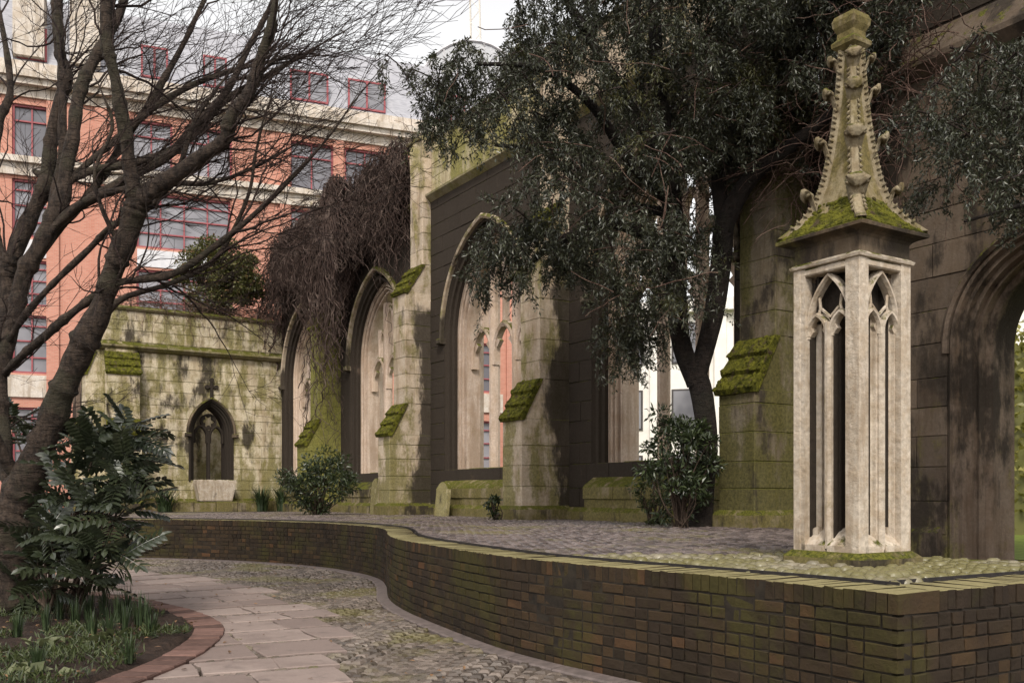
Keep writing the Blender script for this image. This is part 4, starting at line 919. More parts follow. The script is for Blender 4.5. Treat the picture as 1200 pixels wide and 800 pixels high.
# tower crane
cr = empty('tower_crane', (-3.2, 100, -.05), 'pale lattice crane jib rising over the barrel roof into the white sky', 'crane')
m = MB(); A = np.array((-2.6, 100, 0.)); Bq = np.array((-4.0, 100, 55.))
def cl(f, dx, dy): return A + (Bq - A) * f + np.array((dx, dy, 0))
for dx, dy in ((-.5, -.5), (.5, -.5), (.5, .5), (-.5, .5)): m.tube([cl(0, dx, dy), cl(1, dx, dy)], .09, 4)
for k in range(44): f0, f1 = k / 44, (k + 1) / 44; sg = 1 if k % 2 else -1; m.tube([cl(f0, -.5 * sg, -.5), cl(f1, .5 * sg, -.5)], .05, 3); m.tube([cl(f0, -.5, -.5 * sg), cl(f1, -.5, .5 * sg)], .05, 3)
m.build('jib', 'crane_paint', cr)
# ground, hedge and pale building inside the nave, seen through the openings
lawn = sheet('lawn', [(5.9, 15.8), (-8.3, 38.2), (2, 48), (40, 40), (30, 6), (12.0, 6.0)], .36, 'lawn_ground')
pb = empty('pale_stone_building', (16, 47, 0), 'pale stone office front glimpsed through the window openings', 'building')
def QF(a, b, h): return (4 + a * .95 + h * .3, 50 - a * .3 + h * .95, b)
m = MB(); m.box(QF, 0, 34, -.05, 11, 0, 6); m.build('wall', 'white_stone', pb)
for k in range(10):
    for z0 in (1.2, 4.6, 8.0):
        m = MB(); m.box(QF, 1.2 + k * 3.3, 3.0 + k * 3.3, z0, z0 + 2.1, -.05, .0 - .01); w_ = m.build('window', 'dark_frame', pb); m = MB(); m.box(QF, 1.3 + k * 3.3, 2.9 + k * 3.3, z0 + .1, z0 + 2.0, -.07, -.055); m.build('pane', 'window_glass', w_)
    m = MB(); m.box(QF, k * 3.3 + .1, k * 3.3 + .7, 0, 10.6, -.2, -.02); m.build('pilaster', 'white_stone', pb)
m = MB(); m.box(QF, -.3, 34.3, 10.6, 11.2, -.5, -.01); m.build('cornice', 'white_stone', pb)

# ------------------------------------------------------------------ vegetation
def foliage(C, D, L, W, mat, name, parent, up=.6, fold=.25):
    n = len(C); N = unit(n); N[:, 2] = abs(N[:, 2]) + up
    V, F = leaves_np(C, D, N, L, W, fold); r = nrng.random(n); return add(name, V, F, mat, parent, rnd=np.concatenate((r, r)), kind='stuff')
def tubes(paths, mat, name, parent, n=5, smooth=True, kind=None):
    V, F = join([tube_np(p, r, n) for p, r in paths]); return add(name, V, F, mat, parent, smooth=smooth, kind=kind)
def wander(p, d, L, seg, wob, grav=0., curl=None):
    pts = [np.array(p, float)]; d = np.array(d, float); k = max(2, int(L / seg))
    for _ in range(k):
        d = d + nrng.normal(size=3) * wob + np.array((0, 0, grav)); d /= np.linalg.norm(d); pts.append(pts[-1] + d * L / k)
    return np.array(pts)

# --- leafless tree on the left
bt = empty('bare_tree', tuple(P(12, 714, 10.0)[:2]) + (.02,), 'leafless multi-stemmed tree with knotted brown trunk leaning over the planting bed', 'tree')
limbs = [   # (px, py, depth, radius in px)
 [(6, 730, 10, 34), (8, 680, 10, 30), (14, 620, 10, 27), (26, 575, 10, 25), (40, 545, 10, 20)],
 [(26, 575, 10, 22), (55, 500, 9.9, 18), (80, 440, 9.8, 17), (108, 385, 9.7, 17), (128, 335, 9.6, 15), (142, 290, 9.5, 15), (156, 245, 9.4, 15), (160, 230, 9.4, 13)],
 [(158, 238, 9.4, 11), (152, 180, 9.4, 9.5), (138, 110, 9.3, 9), (126, 50, 9.2, 8.5), (122, -20, 9.2, 8), (112, -120, 9.2, 6), (118, -260, 9.3, 3)],
 [(158, 240, 9.4, 12), (195, 212, 9.3, 11), (232, 185, 9.2, 10), (262, 165, 9.1, 9.5), (270, 138, 9.0, 9), (292, 110, 8.9, 8.5), (306, 70, 8.9, 7.5), (320, 20, 8.8, 7), (334, -60, 8.8, 5.5), (345, -200, 8.8, 3)],
 [(18, 600, 10, 17), (10, 540, 10.2, 14), (0, 480, 10.4, 14), (4, 400, 10.6, 15), (8, 330, 10.8, 15), (14, 300, 10.8, 15)],
 [(10, 320, 10.8, 14), (32, 260, 11.0, 14), (54, 215, 11.1, 13), (40, 200, 11.1, 5)],
 [(52, 218, 11.1, 12), (64, 150, 11.2, 11), (78, 90, 11.2, 12), (70, 60, 11.3, 10), (66, 0, 11.3, 9), (60, -80, 11.3, 7), (50, -220, 11.3, 4)],
 [(8, 330, 10.8, 11), (-10, 260, 11, 12), (-4, 150, 11.2, 9), (12, 100, 11.3, 6), (-4, 0, 11.4, 5), (-30, -120, 11.4, 3)],
 [(4, 440, 10.5, 13), (20, 345, 10.6, 14), (48, 285, 10.6, 15), (76, 215, 10.7, 14), (94, 110, 10.8, 11), (118, 58, 10.9, 10), (146, 0, 11, 8), (180, -120, 11, 5)],
 [(48, 285, 10.6, 8), (60, 245, 10.8, 9), (72, 190, 11, 9), (74, 130, 11.1, 8), (72, 60, 11.2, 8), (70, 0, 11.2, 7), (80, -120, 11.2, 4)],
 [(3, 410, 10.58, 6), (40, 356, 10.2, 6.5), (108, 288, 10, 6), (134, 264, 9.8, 5.5), (178, 240, 9.7, 5), (210, 195, 9.6, 5), (230, 140, 9.6, 4), (280, 70, 9.6, 3), (330, 10, 9.6, 2)],
 [(48, 285, 10.6, 7), (80, 250, 10.55, 10), (128, 222, 10.6, 9), (200, 180, 10.8, 8.5), (225, 150, 10.8, 8), (262, 110, 10.9, 7), (300, 40, 11, 5), (330, -20, 11, 4)],
 [(76, 215, 10.7, 6), (110, 200, 10.8, 8), (160, 190, 10.9, 7), (220, 165, 11, 6.5), (262, 120, 11.1, 6), (320, 85, 11.2, 5), (380, 50, 11.3, 3.5), (450, 10, 11.4, 2)],
 [(2, 440, 10.5, 6), (36, 408, 10.1, 8), (80, 372, 9.8, 7.5), (130, 335, 9.6, 7), (200, 322, 9.5, 6.5), (250, 290, 9.4, 6), (300, 250, 9.3, 5), (345, 205, 9.2, 4.2), (385, 160, 9.1, 3.5), (430, 100, 9.0, 3), (490, 30, 9, 2)],
 [(104, 395, 9.9, 8), (140, 352, 10.1, 6), (205, 330, 10, 5), (255, 300, 10, 4.5), (290, 232, 9.9, 3.5), (300, 180, 9.9, 3), (320, 110, 9.8, 2.4), (372, 20, 9.8, 1.6)],
 [(48, 285, 10.6, 6), (80, 250, 10.5, 7), (120, 228, 10.4, 7), (190, 215, 10.3, 5.5), (250, 214, 10.2, 4), (310, 190, 10.1, 3), (380, 150, 10.1, 2), (450, 120, 10, 1.4)],
 [(20, 345, 10.6, 7), (60, 280, 10.8, 8), (110, 220, 10.9, 8), (170, 130, 11.2, 6), (210, 60, 11.4, 5), (250, -20, 11.5, 4)],
 [(76, 215, 10.7, 5), (130, 170, 10.9, 6.5), (190, 120, 11.2, 6.5), (250, 90, 11.3, 5), (330, 70, 11.5, 3.5), (420, 62, 11.6, 2)],
 [(140, 290, 9.5, 5), (118, 240, 9.3, 4), (112, 200, 9.2, 3.6), (132, 150, 9.2, 3), (120, 110, 9.1, 2.4), (100, 70, 9.1, 2)],
 [(20, 560, 10, 12), (-30, 470, 9.5, 11), (-70, 380, 9, 9), (-120, 250, 8.8, 7), (-140, 80, 8.6, 5), (-190, -100, 8.5, 3)],
 [(14, 600, 10, 10), (-50, 540, 10.6, 8), (-110, 440, 11, 6), (-200, 330, 11.2, 4), (-260, 200, 11.3, 2.5)]]
paths = []; grown = []
for li, L in enumerate(limbs):
    pts = np.array([P(x, y, d) for x, y, d, r in L]); rad = np.array([r * d / 1100 for x, y, d, r in L]) * (.92 if li < 1 else .84 if li < 4 else .62)
    k = 12; sp2 = spline(np.column_stack((pts, rad)), k); q = sp2[:, :3]; rr = np.maximum(.004, sp2[:, 3])
    q = q + np.array([[mnoise.noise(Vector(v * 2.2 + 5)) * .5, mnoise.noise(Vector(v * 2.2 + 15)) * .5, 0] for v in q]) * rr[:, None] * .9
    rr = rr * (1 + np.array([.26 * mnoise.noise(Vector(v * 5)) for v in q]) + .22 * (nrng.random(len(rr)) < .10))
    if li: e_ = np.clip((np.arange(len(rr))[::-1]) / (len(rr) * .3), .12, 1); rr = rr * (e_ if L[-1][3] < 3.6 else 1)
    (paths if li < 1 else grown).append((q, rr))
tubes(paths, 'bark', 'trunk', bt, 12)
for q, rr in grown: tubes([(q, rr)], 'bark', 'limb', bt, 10 if rr.max() > .08 else 7)
tw1 = []
def twigs(q, rr, level):
    n = {1: int(2 + 1.5 * len(q) / 12), 2: 5, 3: 4}[level]
    for _ in range(n):
        f = nrng.uniform(.25 if level == 1 else .15, .98); i = int(f * (len(q) - 1)); p = q[i]
        if rr[i] > .11: continue
        t = q[min(i + 1, len(q) - 1)] - q[max(i - 1, 0)]; t /= np.linalg.norm(t) + 1e-9
        side = np.array((1.0, nrng.normal() * .7, .35 + nrng.normal() * .45)) if p[0] > -5.6 else np.array((nrng.normal() * .8, nrng.normal() * .6, .8))
        d = t * .75 + side / np.linalg.norm(side) * .75 + nrng.normal(size=3) * .4
        Ln = {1: nrng.uniform(.9, 2.1), 2: nrng.uniform(.4, 1.0), 3: nrng.uniform(.2, .5)}[level]
        pp = wander(p, d / np.linalg.norm(d), Ln, .11, .19, .02); r0 = min(rr[i] * .55, {1: .017, 2: .008, 3: .0045}[level]) * nrng.uniform(.7, 1.1)
        ra_ = np.linspace(max(r0, .003), .0018, len(pp)); tw1.append((pp, ra_))
        if level < 3: twigs(pp, ra_, level + 1)
for q, rr in grown[1:]: twigs(q, rr, 1)
tubes(tw1, 'twig', 'twigs', bt, 3, kind='stuff')

# --- dark weeping evergreen in front of the church wall
et = empty('evergreen_tree', (3.0, 15.1, tz(15.1) - .05), 'dark weeping evergreen tree with forked trunk growing against the church wall', 'tree')
def limb(pts, name, parent, mat, n=9, k=7):
    a = np.array([[*P(x, y, d), r * d / 1100] for x, y, d, r in pts]); q = spline(a, k); return tubes([(q[:, :3], np.maximum(.005, q[:, 3]))], mat, name, parent, n)
limb([(818, 622, 15.1, 17), (824, 570, 15.1, 13), (829, 520, 15.0, 12), (822, 460, 15, 13), (812, 432, 15, 13)], 'trunk', et, 'bark_dark', 12)
stem = [[(816, 450, 15, 12), (798, 400, 15, 12), (792, 330, 15, 13), (789, 260, 14.9, 13), (782, 180, 14.8, 11), (770, 80, 14.6, 9), (765, -60, 14.5, 6)],
 [(816, 446, 15, 11), (836, 370, 14.9, 12), (846, 300, 14.8, 12), (850, 262, 14.7, 12), (880, 208, 14.4, 10), (930, 168, 14, 8), (1000, 110, 13.4, 5), (1040, 40, 13, 3)],
 [(848, 268, 14.7, 10), (842, 200, 14.9, 9), (850, 100, 15.2, 8), (870, 0, 15.4, 6)],
 [(788, 240, 14.9, 8), (740, 190, 14.5, 7), (690, 120, 14.1, 5), (630, 80, 13.8, 3.5), (560, 75, 13.5, 2)],
 [(786, 290, 14.9, 8), (720, 262, 14.6, 7), (660, 280, 14.3, 5), (625, 305, 14.2, 3.5), (590, 335, 14.2, 2)],
 [(784, 200, 14.8, 8), (700, 60, 14.4, 6), (640, -40, 14.2, 4)],
 [(842, 200, 14.9, 6), (900, 120, 14.6, 5), (960, 60, 14, 3)], [(784, 250, 14.9, 6), (700, 230, 15.3, 4), (640, 180, 15.6, 3), (580, 170, 15.8, 2)]]
for s_ in stem: limb(s_, 'limb', et, 'bark_dark', 8)
def inpts(poly, n):
    poly = np.array(poly, float); lo, hi = poly.min(0), poly.max(0); out = []
    while len(out) < n:
        q = lo + nrng.random((n, 2)) * (hi - lo); out += list(q[inpoly(q[:, 0], q[:, 1], poly)])
    return np.array(out[:n])
def sprays(regions, droop, leafL, leafW, per, spread):
    LC, LD, tws = [], [], []
    for poly, n, d0, d1 in regions:
        nc = max(1, n // 13)
        for (x, y) in inpts(poly, nc):
            d = nrng.uniform(d0, d1); c = P(x, y, d) + np.array((0, 0, .26 * droop))
            while (c[0] - ORG[0]) * NN[0] + (c[1] - ORG[1]) * NN[1] < .55 and d > 6: d -= .4; c = P(x, y, d) + np.array((0, 0, .26 * droop))
            ax = nrng.normal(size=3) * (1, 1, .25) + (0, 0, -.35 * droop); ax /= np.linalg.norm(ax); BL_ = nrng.uniform(.7, 1.5) * spread
            br = wander(c - ax * BL_ * .5, ax, BL_, .1, .10, -.05 * droop); tws.append((br, np.linspace(.014, .004, len(br))))
            for _ in range(13):
                p = br[nrng.integers(0, len(br))] + nrng.normal(size=3) * .09 * spread
                dr = ax * .5 + nrng.normal(size=3) * (.55, .55, .25) + np.array((0, 0, -droop)); L = nrng.uniform(.3, .75) * spread
                q = wander(p, dr / np.linalg.norm(dr), L, .08, .2, -.12 * droop); tws.append((q, np.linspace(.006, .002, len(q))))
                f = nrng.random(per) * (len(q) - 1.01); i = f.astype(int); b = q[i] + (q[i + 1] - q[i]) * (f - i)[:, None]; t = q[i + 1] - q[i]; t /= np.linalg.norm(t, axis=1, keepdims=True)
                LC.append(b + nrng.normal(size=(per, 3)) * .028 * spread); LD.append(t * .7 + unit(per) * .9)
    LC = np.concatenate(LC); LD = np.concatenate(LD); n = len(LC)
    return LC, LD, leafL * nrng.uniform(.6, 1.25, n), leafW * nrng.uniform(.7, 1.2, n), tws
crown = [(500, 112), (507, 72), (545, 62), (585, 80), (602, 30), (622, 0), (640, -90), (1060, -90), (1062, 20), (1035, 70), (985, 95), (955, 130), (925, 150), (880, 160), (862, 205), (835, 245), (800, 300), (785, 330), (770, 400), (748, 430), (730, 400), (715, 330), (690, 290), (650, 262), (618, 285), (600, 240), (588, 195), (600, 152), (565, 128), (520, 140)]
reg = [(crown, 1350, 12.9, 15.6), ([(590, 90), (640, -90), (1000, -90), (960, 130), (850, 220), (740, 300), (640, 250), (590, 190)], 1150, 13.2, 16.6),
 ([(550, 290), (575, 270), (640, 266), (690, 262), (685, 310), (650, 325), (610, 335), (580, 335), (562, 320)], 190, 13.8, 14.8), ([(860, -60), (1062, -60), (1062, 30), (1030, 70), (985, 90), (945, 120), (890, 130), (860, 100)], 380, 12.2, 14.2), ([(500, 110), (507, 74), (550, 62), (600, 80), (600, 150), (550, 150), (520, 150)], 110, 13.4, 14.2), ([(705, 290), (835, 270), (830, 330), (790, 380), (765, 420), (740, 430), (715, 340)], 190, 14.0, 14.7)]
LC, LD, LL, LW, tws = sprays(reg, .9, .082, .025, 58, 1.0)
ol = np.array([mnoise.noise(Vector(c * .9)) for c in LC]) + nrng.normal(size=len(LC)) * .12 > .42
foliage(LC[~ol], LD[~ol], LL[~ol], LW[~ol], 'leaf_yew', 'crown', et); foliage(LC[ol], LD[ol], LL[ol], LW[ol], 'leaf_olive', 'young_foliage', et)
ps = []
for (x, y) in inpts(crown, 70): p = P(x, y, nrng.uniform(12.8, 13.8)); d = nrng.normal(size=3) * (1, .6, .4); ps.append((wander(p, d / np.linalg.norm(d), nrng.uniform(.4, 1.2), .1, .15, -.04), nrng.uniform(.004, .010)))
tubes(ps, 'creeper_red', 'dead_twigs', et, 4, kind='stuff'); tubes(tws, 'twig', 'branchlets', et, 3, kind='stuff')

# --- second evergreen reaching in from the right, and the dry creeper behind the spire
e2 = empty('evergreen_tree', (6.7, 9.4, .3), 'evergreen tree with hanging sprays over the doorway arch', 'tree')
for s_ in ([(1384, 690, 9.4, 22), (1375, 500, 9.4, 18), (1360, 300, 9.4, 15), (1340, 120, 9.4, 11), (1300, -80, 9.4, 7)],):
    limb(s_, 'trunk', e2, 'bark_dark', 10)
for s_ in ([(1350, 200, 9.4, 9), (1280, 150, 9.5, 7), (1200, 130, 9.7, 4), (1120, 120, 9.9, 2)], [(1355, 260, 9.4, 8), (1280, 230, 9.4, 5), (1200, 240, 9.4, 3), (1130, 260, 9.4, 1.5)], [(1340, 120, 9.4, 7), (1260, 60, 9.6, 5), (1180, 80, 9.7, 2.5)]): limb(s_, 'limb', e2, 'bark_dark', 7)
LC, LD, LL, LW, tws = sprays([([(1080, 110), (1130, 80), (1200, 62), (1330, -60), (1420, 60), (1400, 330), (1290, 340), (1205, 300), (1170, 285), (1120, 262), (1095, 220), (1072, 180)], 800, 8.9, 10.6)], .8, .06, .02, 60, .75)
foliage(LC, LD, LL, LW, 'leaf_yew', 'crown', e2); tubes(tws, 'twig', 'branchlets', e2, 3, kind='stuff')
dc = empty('dry_creeper', NF(-.9, 6.2, .3), 'tangle of reddish dry creeper stems hanging on the wall behind the spire', 'creeper')
ps = []
for _ in range(800):
    t = nrng.uniform(-2.8, 1.8); p = NF(t, nrng.uniform(5.9, 8.3) , nrng.uniform(.3, 1.0)); d = (nrng.normal() * .9, nrng.normal() * .6, nrng.normal() * .5 - .15); ps.append((wander(p, np.array(d) / (np.linalg.norm(d) + 1e-6), nrng.uniform(.5, 1.8), .1, .2, -.05), nrng.uniform(.003, .009)))
tubes(ps, 'creeper_red', 'stems', dc, 3, kind='stuff')

# --- bare creeper over the far bays of the church wall
vine = empty('bare_creeper', NF(15.8, 8.5, .2), 'thick mat of leafless creeper stems hanging over the far church wall', 'creeper')
ps = []
def strand(t, z, p, L, wob=.16, r=None):
    pts = [(t, z, p)]; dt = nrng.normal() * .3; k = int(L / .16)
    for _ in range(k):
        dt = dt * .8 + nrng.normal() * .36; p = min(1.0, max(.06, p + nrng.normal() * .075)); t += dt * .16; z -= .16 * nrng.uniform(.55, 1.0)
        if any(abs(t - c_) < w_ and z < 5.5 + 2.9 * math.sqrt(max(0, 1 - (abs(t - c_) / 2.3) ** 1.6)) for c_, w_ in ((16.755, .9 if p > .45 else 2.25), (23.305, 2.25))) or 12.9 < t < 13.95 and p < .9: break
        pts.append((t, z, p))
    r = r or (nrng.uniform(.008, .018) if nrng.random() < .8 else nrng.uniform(.018, .032)); 
    if len(pts) < 2: pts.append((t, z - .2, p))
    return np.array([NF(*q) for q in pts]), np.linspace(r, r * .5, len(pts))
def tmax(t): return 11.25 - .028 * (t - 13) 
for _ in range(2500):
    t = nrng.uniform(13.9, 25.6) if nrng.random() < .86 else nrng.uniform(17.8, 19.0); z = tmax(t) + nrng.uniform(-.9, .35); L = abs(nrng.normal(2.6, 1.0)) + .5
    if 17.8 < t < 19.0 or t > 25: L += nrng.uniform(0, 8)
    if abs(t - 16.75) < 1.6: L = min(L, z - 8.2 + nrng.uniform(-.2, .3))
    if abs(t - 23.3) < 1.5: L = min(L, z - 8.4 + nrng.uniform(-.2, .3))
    ps.append(strand(t, z, nrng.uniform(.5, .95) if 17.8 < t < 19.0 else nrng.uniform(.1, .55), max(.4, L)))
for _ in range(1300):
    t = nrng.uniform(13.9, 25.8); ps.append((wander(NF(t, tmax(t) + nrng.uniform(-1.6, .35), nrng.uniform(-.7, .7)), np.array((nrng.normal(), nrng.normal() * .5, nrng.normal() * .3)), nrng.uniform(.5, 1.6), .1, .3, -.02), nrng.uniform(.004, .011)))
for _ in range(26):
    t = nrng.choice([nrng.uniform(18.9, 19.6), nrng.uniform(24.9, 25.6), nrng.uniform(14, 25)]); ps.append(strand(t, tmax(t) - nrng.uniform(.2, 2), .3, nrng.uniform(5, 9.3) if t > 18.8 and t < 19.7 or t > 24.8 else 3, r=nrng.uniform(.025, .045)))
tubes(ps, 'vine', 'stems', vine, 4, kind='stuff')
dv = empty('dry_creeper', EF(3.2, 8.05, -.4), 'dry creeper stems tangled along the top of the low end wall', 'creeper')
ps = []
for _ in range(420):
    s_ = nrng.uniform(.1, 6.4); z = 8.12 + abs(nrng.normal()) * .16; ps.append((wander(EF(s_, z, nrng.uniform(-.9, .3)), np.array((nrng.normal(), nrng.normal() * .5, nrng.normal() * .25)), nrng.uniform(.4, 1.5), .1, .25, -.02), nrng.uniform(.005, .013)))
for _ in range(50):
    s_ = nrng.uniform(.1, 5.5); ps.append((wander(EF(s_, 8.1, .35), np.array((nrng.normal() * .4, nrng.normal() * .1, -1)), nrng.uniform(.3, 1.6), .1, .2, -.1), nrng.uniform(.004, .009)))
tubes(ps, 'creeper_red', 'stems', dv, 3, kind='stuff')

def bush(name, label, cat, base, rx, ry, h, n, L, W, mat, group=None, lean=(0, 0), zbase=0., clumps=34, dead=0):
    b = empty(name, tuple(base), label, cat, group); base = np.array(base, float); LC, LD = [], []; tws = []
    for k in range(clumps):
        v = unit(1)[0]; rr = nrng.random() ** .4; c = base + np.array((v[0] * rx * rr + lean[0], v[1] * ry * rr + lean[1], zbase + (h - zbase) * (.5 + .5 * v[2] * rr)))
        q = spline(np.array([base + (nrng.normal() * .05, nrng.normal() * .05, 0.), (base + c) / 2 + nrng.normal(size=3) * .08 + (0, 0, .1), c]), 4); tws.append((q, np.linspace(.018, .004, len(q))))
        m_ = n // clumps; sz = nrng.uniform(.55, 1.1) * min(rx, ry, h) * .42; o = unit(m_); rad = nrng.random((m_, 1)) ** .5 * sz; LC.append(c + o * rad * (1, 1, .75)); LD.append(o * .8 + unit(m_) * .7)
    LC, LD = np.concatenate(LC), np.concatenate(LD); m_ = len(LC); keep = LC[:, 2] > base[2] + .02; LC, LD = LC[keep], LD[keep]; m_ = len(LC)
    foliage(LC, LD, L * nrng.uniform(.6, 1.25, m_), W * nrng.uniform(.7, 1.2, m_), mat, 'foliage', b); tubes(tws, 'timber', 'stems', b, 4)
    if dead:
        i = nrng.integers(0, m_, dead); foliage(LC[i] + unit(dead) * .1, LD[i], np.full(dead, L), np.full(dead, W), 'leaf_dead', 'dry_leaves', b)
    return b
q = EF(2.2, 8.05, -.55)
bush('ivy_bush', 'round green and bronze ivy bush growing on top of the low end wall', 'ivy', (q[0], q[1], 8.02), 1.6, 1.1, 3.1, 15000, .13, .095, 'leaf_ivy', clumps=75, dead=900)
q = P(372, 596, 26); bush('evergreen_shrub', 'rounded dark evergreen shrub at the foot of the green buttress', 'shrub', (q[0], 26, tz(26) - .02), 1.05, .8, 1.75, 4200, .13, .05, 'leaf_shrub', clumps=48)
q = P(800, 612, 14.6); bush('evergreen_shrub', 'upright leafy shrub crowding the evergreen tree trunk', 'shrub', (q[0] - .05, 14.6, tz(14.6) - .02), .6, .5, 2.1, 3400, .11, .042, 'leaf_shrub', clumps=46)
q = P(770, 610, 15.9); bush('evergreen_shrub', 'small light green shrub in front of the mossy window sill', 'shrub', (q[0], 16.3, tz(16.3) - .02), .38, .32, .95, 900, .09, .034, 'leaf_cover', clumps=22)
q = P(579, 606, 20); bush('wall_plant', 'small leafy plant rooted at the foot of the pale buttress', 'plant', (q[0], 19.9, tz(20) - .02), .16, .14, .62, 260, .1, .05, 'leaf_shrub', clumps=12)
q = NF(9.3, .36, -2.6); bush('evergreen_shrub', 'green shrub seen through the window opening behind the wall', 'shrub', (q[0], q[1], .36), .9, .9, 2.6, 2400, .12, .06, 'leaf_shrub', clumps=40)
q = NF(2.4, .36, -2.4); bush('evergreen_shrub', 'sunlit shrub inside the nave behind the evergreen tree', 'shrub', (q[0], q[1], .36), 1.0, .9, 2.2, 2200, .12, .06, 'leaf_hedge', clumps=40)
# hedge seen through the doorway
hg = empty('clipped_hedge', (13.5, 22, .34), 'yellow green hedge beyond the doorway arch', 'hedge'); n = 14000
a = nrng.random((n, 3)) * (13, 1.6, 4.6) + (7.5, 21.2, .55); a[:, 2] += .2 * np.sin(a[:, 0] * 2.2); foliage(a, unit(n), nrng.uniform(.14, .26, n), nrng.uniform(.1, .16, n), 'leaf_hedge', 'foliage', hg)
m = MB(); m.box(WF, 7.8, 20.3, 21.6, 22.5, .34, 4.7); m.build('branch_core', 'leaf_hedge', hg)

# --- strap-leaved plants by the end wall
def blades(name, label, cat, base, n, L, W, mat, spread, group=None, arch=.5):
    b = empty(name, tuple(base), label, cat, group); V, F, off = [], [], 0
    for _ in range(n):
        a = nrng.uniform(0, 6.283); l = L * nrng.uniform(.6, 1.1); od = np.array((math.cos(a), math.sin(a), 0)); sd = np.array((-od[1], od[0], 0)); r0 = spread * .35 * nrng.random(); k = 5; bend = arch * nrng.uniform(.2, 1.1)
        for j in range(k):
            f = j / (k - 1); c = np.array(base) + od * (r0 + spread * bend * f * f * 1.6) + np.array((0, 0, l * (f - bend * .55 * f * f))); wd = W * (1 - f ** 2.2) * .5 + .0006; V += [c - sd * wd, c + sd * wd]
        for j in range(k - 1): F.append((off + 2 * j, off + 2 * j + 1, off + 2 * j + 3, off + 2 * j + 2))
        off += 2 * k
    add('blades', np.array(V), np.array(F), mat, b, rnd=np.repeat(nrng.random(n), 4), kind='stuff'); return b
for k, (s_, q_, lab) in enumerate(((4.55, .75, 'arching strap-leaved plant between the corner buttress and the step'), (1.05, .8, 'arching strap-leaved plant on the nave side of the trough step'), (.3, 1.1, 'arching strap-leaved plant in the corner of the two walls'))):
    q = EF(s_, 0, q_); blades('strap_leaf_plant', lab, 'plant', (q[0], q[1], tz(q[1]) - .03), 90, 1.15, .05, 'leaf_blade', .75, 'strap-leaved plants by the end wall')
# --- mahonia-like shrub beside the bare tree
mh = empty('mahonia_shrub', (-4.72, 9.75, .05), 'glossy dark shrub with long pinnate leaves beside the bare tree', 'shrub')
def frond_mesh(npair, L):
    C, D, N = [], [], []; V, F = tube_np([(L * f, 0, -.22 * L * f * f) for f in np.linspace(0, 1, 7)], np.linspace(.005, .0025, 7), 4); F4 = [tuple(f) for f in F]
    for k in range(npair):
        f = .22 + .78 * k / (npair - 1); b = np.array((L * f, 0, -.22 * L * f * f))
        for sg in (-1, 1): C.append(b); D.append((.45, sg, -.16)); N.append((0, sg * .25, 1))
    C.append((L, 0, -.22 * L)); D.append((1, 0, -.4)); N.append((.2, 0, 1)); C, D, N = map(lambda a: np.array(a, float), (C, D, N)); D /= np.linalg.norm(D, axis=1, keepdims=True)
    S = np.cross(D, N); S /= np.linalg.norm(S, axis=1, keepdims=True); Uq = np.cross(S, D); off = len(V); VV = [V]; LL_ = .125
    for c, d, s_, u_ in zip(C, D, S, Uq):
        l = LL_ * rng.uniform(.85, 1.1); w2 = .030; VV.append(np.array([c, c + d * l * .3 + s_ * w2 + u_ * .006, c + d * l * .7 + s_ * w2 * .8 + u_ * .004 - u_ * .006, c + d * l - u_ * .016, c + d * l * .7 - s_ * w2 * .8 - u_ * .002, c + d * l * .3 - s_ * w2 + u_ * .006, c + d * l * .5 - u_ * .004]))
        F4 += [(off, off + 1, off + 6), (off + 1, off + 2, off + 6), (off + 2, off + 3, off + 6), (off + 3, off + 4, off + 6), (off + 4, off + 5, off + 6), (off + 5, off, off + 6)]; off += 7
    me = mesh_np('frond', np.concatenate(VV), F4, smooth=False); me.materials.append(M['leaf_mahonia']); return me
fm = [frond_mesh(6, .34), frond_mesh(7, .42), frond_mesh(5, .28), frond_mesh(7, .48)]
heads = [(20, 640, 9.2), (60, 690, 9.0), (30, 700, 8.9), (90, 650, 9.2), (60, 620, 9.3), (110, 600, 9.4), (140, 575, 9.5), (100, 560, 9.7), (150, 540, 9.6), (120, 520, 9.9), (90, 510, 10.1), (60, 525, 10.3), (75, 575, 9.6), (135, 610, 9.3), (40, 590, 9.9), (35, 520, 10.6), (165, 560, 9.4), (120, 640, 9.1), (85, 600, 9.9), (15, 500, 10.8), (150, 500, 10.2), (45, 655, 9.6), (20, 690, 9.4), (100, 680, 9.0), (-20, 620, 9.6), (-40, 560, 9.9), (-30, 680, 9.0), (70, 655, 9.9), (178, 530, 10.0), (8, 560, 10.9), (190, 556, 9.6), (165, 595, 9.3), (185, 515, 9.9), (140, 655, 9.1), (110, 530, 9.6)]
from mathutils import Matrix
stems = []
for hx, hy, hd in heads:
    if hx < 45: hd += 1.0
    hx = min(hx, 148)
    c = P(hx, hy, hd); c[2] = max(c[2], .18); b0 = np.array((-4.72 + nrng.normal() * .12, 9.75 + nrng.normal() * .12, .05)); stems.append((spline(np.array([b0, (b0 + c) / 2 + (nrng.normal() * .06, nrng.normal() * .06, .12), c]), 6), np.linspace(.017, .010, 13)))
    k = 8; a0_ = rng.uniform(0, 6.28)
    for j in range(k):
        a = a0_ + j * 2.4; tilt = rng.uniform(-.35, 1.2)
        mt = Matrix.Rotation(a, 3, 'Z') @ Matrix.Rotation(-tilt + rng.uniform(-.15, .15), 3, 'Y') @ Matrix.Rotation(rng.uniform(-.9, .9), 3, 'X') * rng.uniform(.8, 1.12)
        place('frond', fm[rng.randrange(4)], mh, c + np.array((0, 0, rng.uniform(-.04, .04))), [list(mt.col[i]) for i in range(3)])
tubes(stems, 'timber', 'stems', mh, 6)
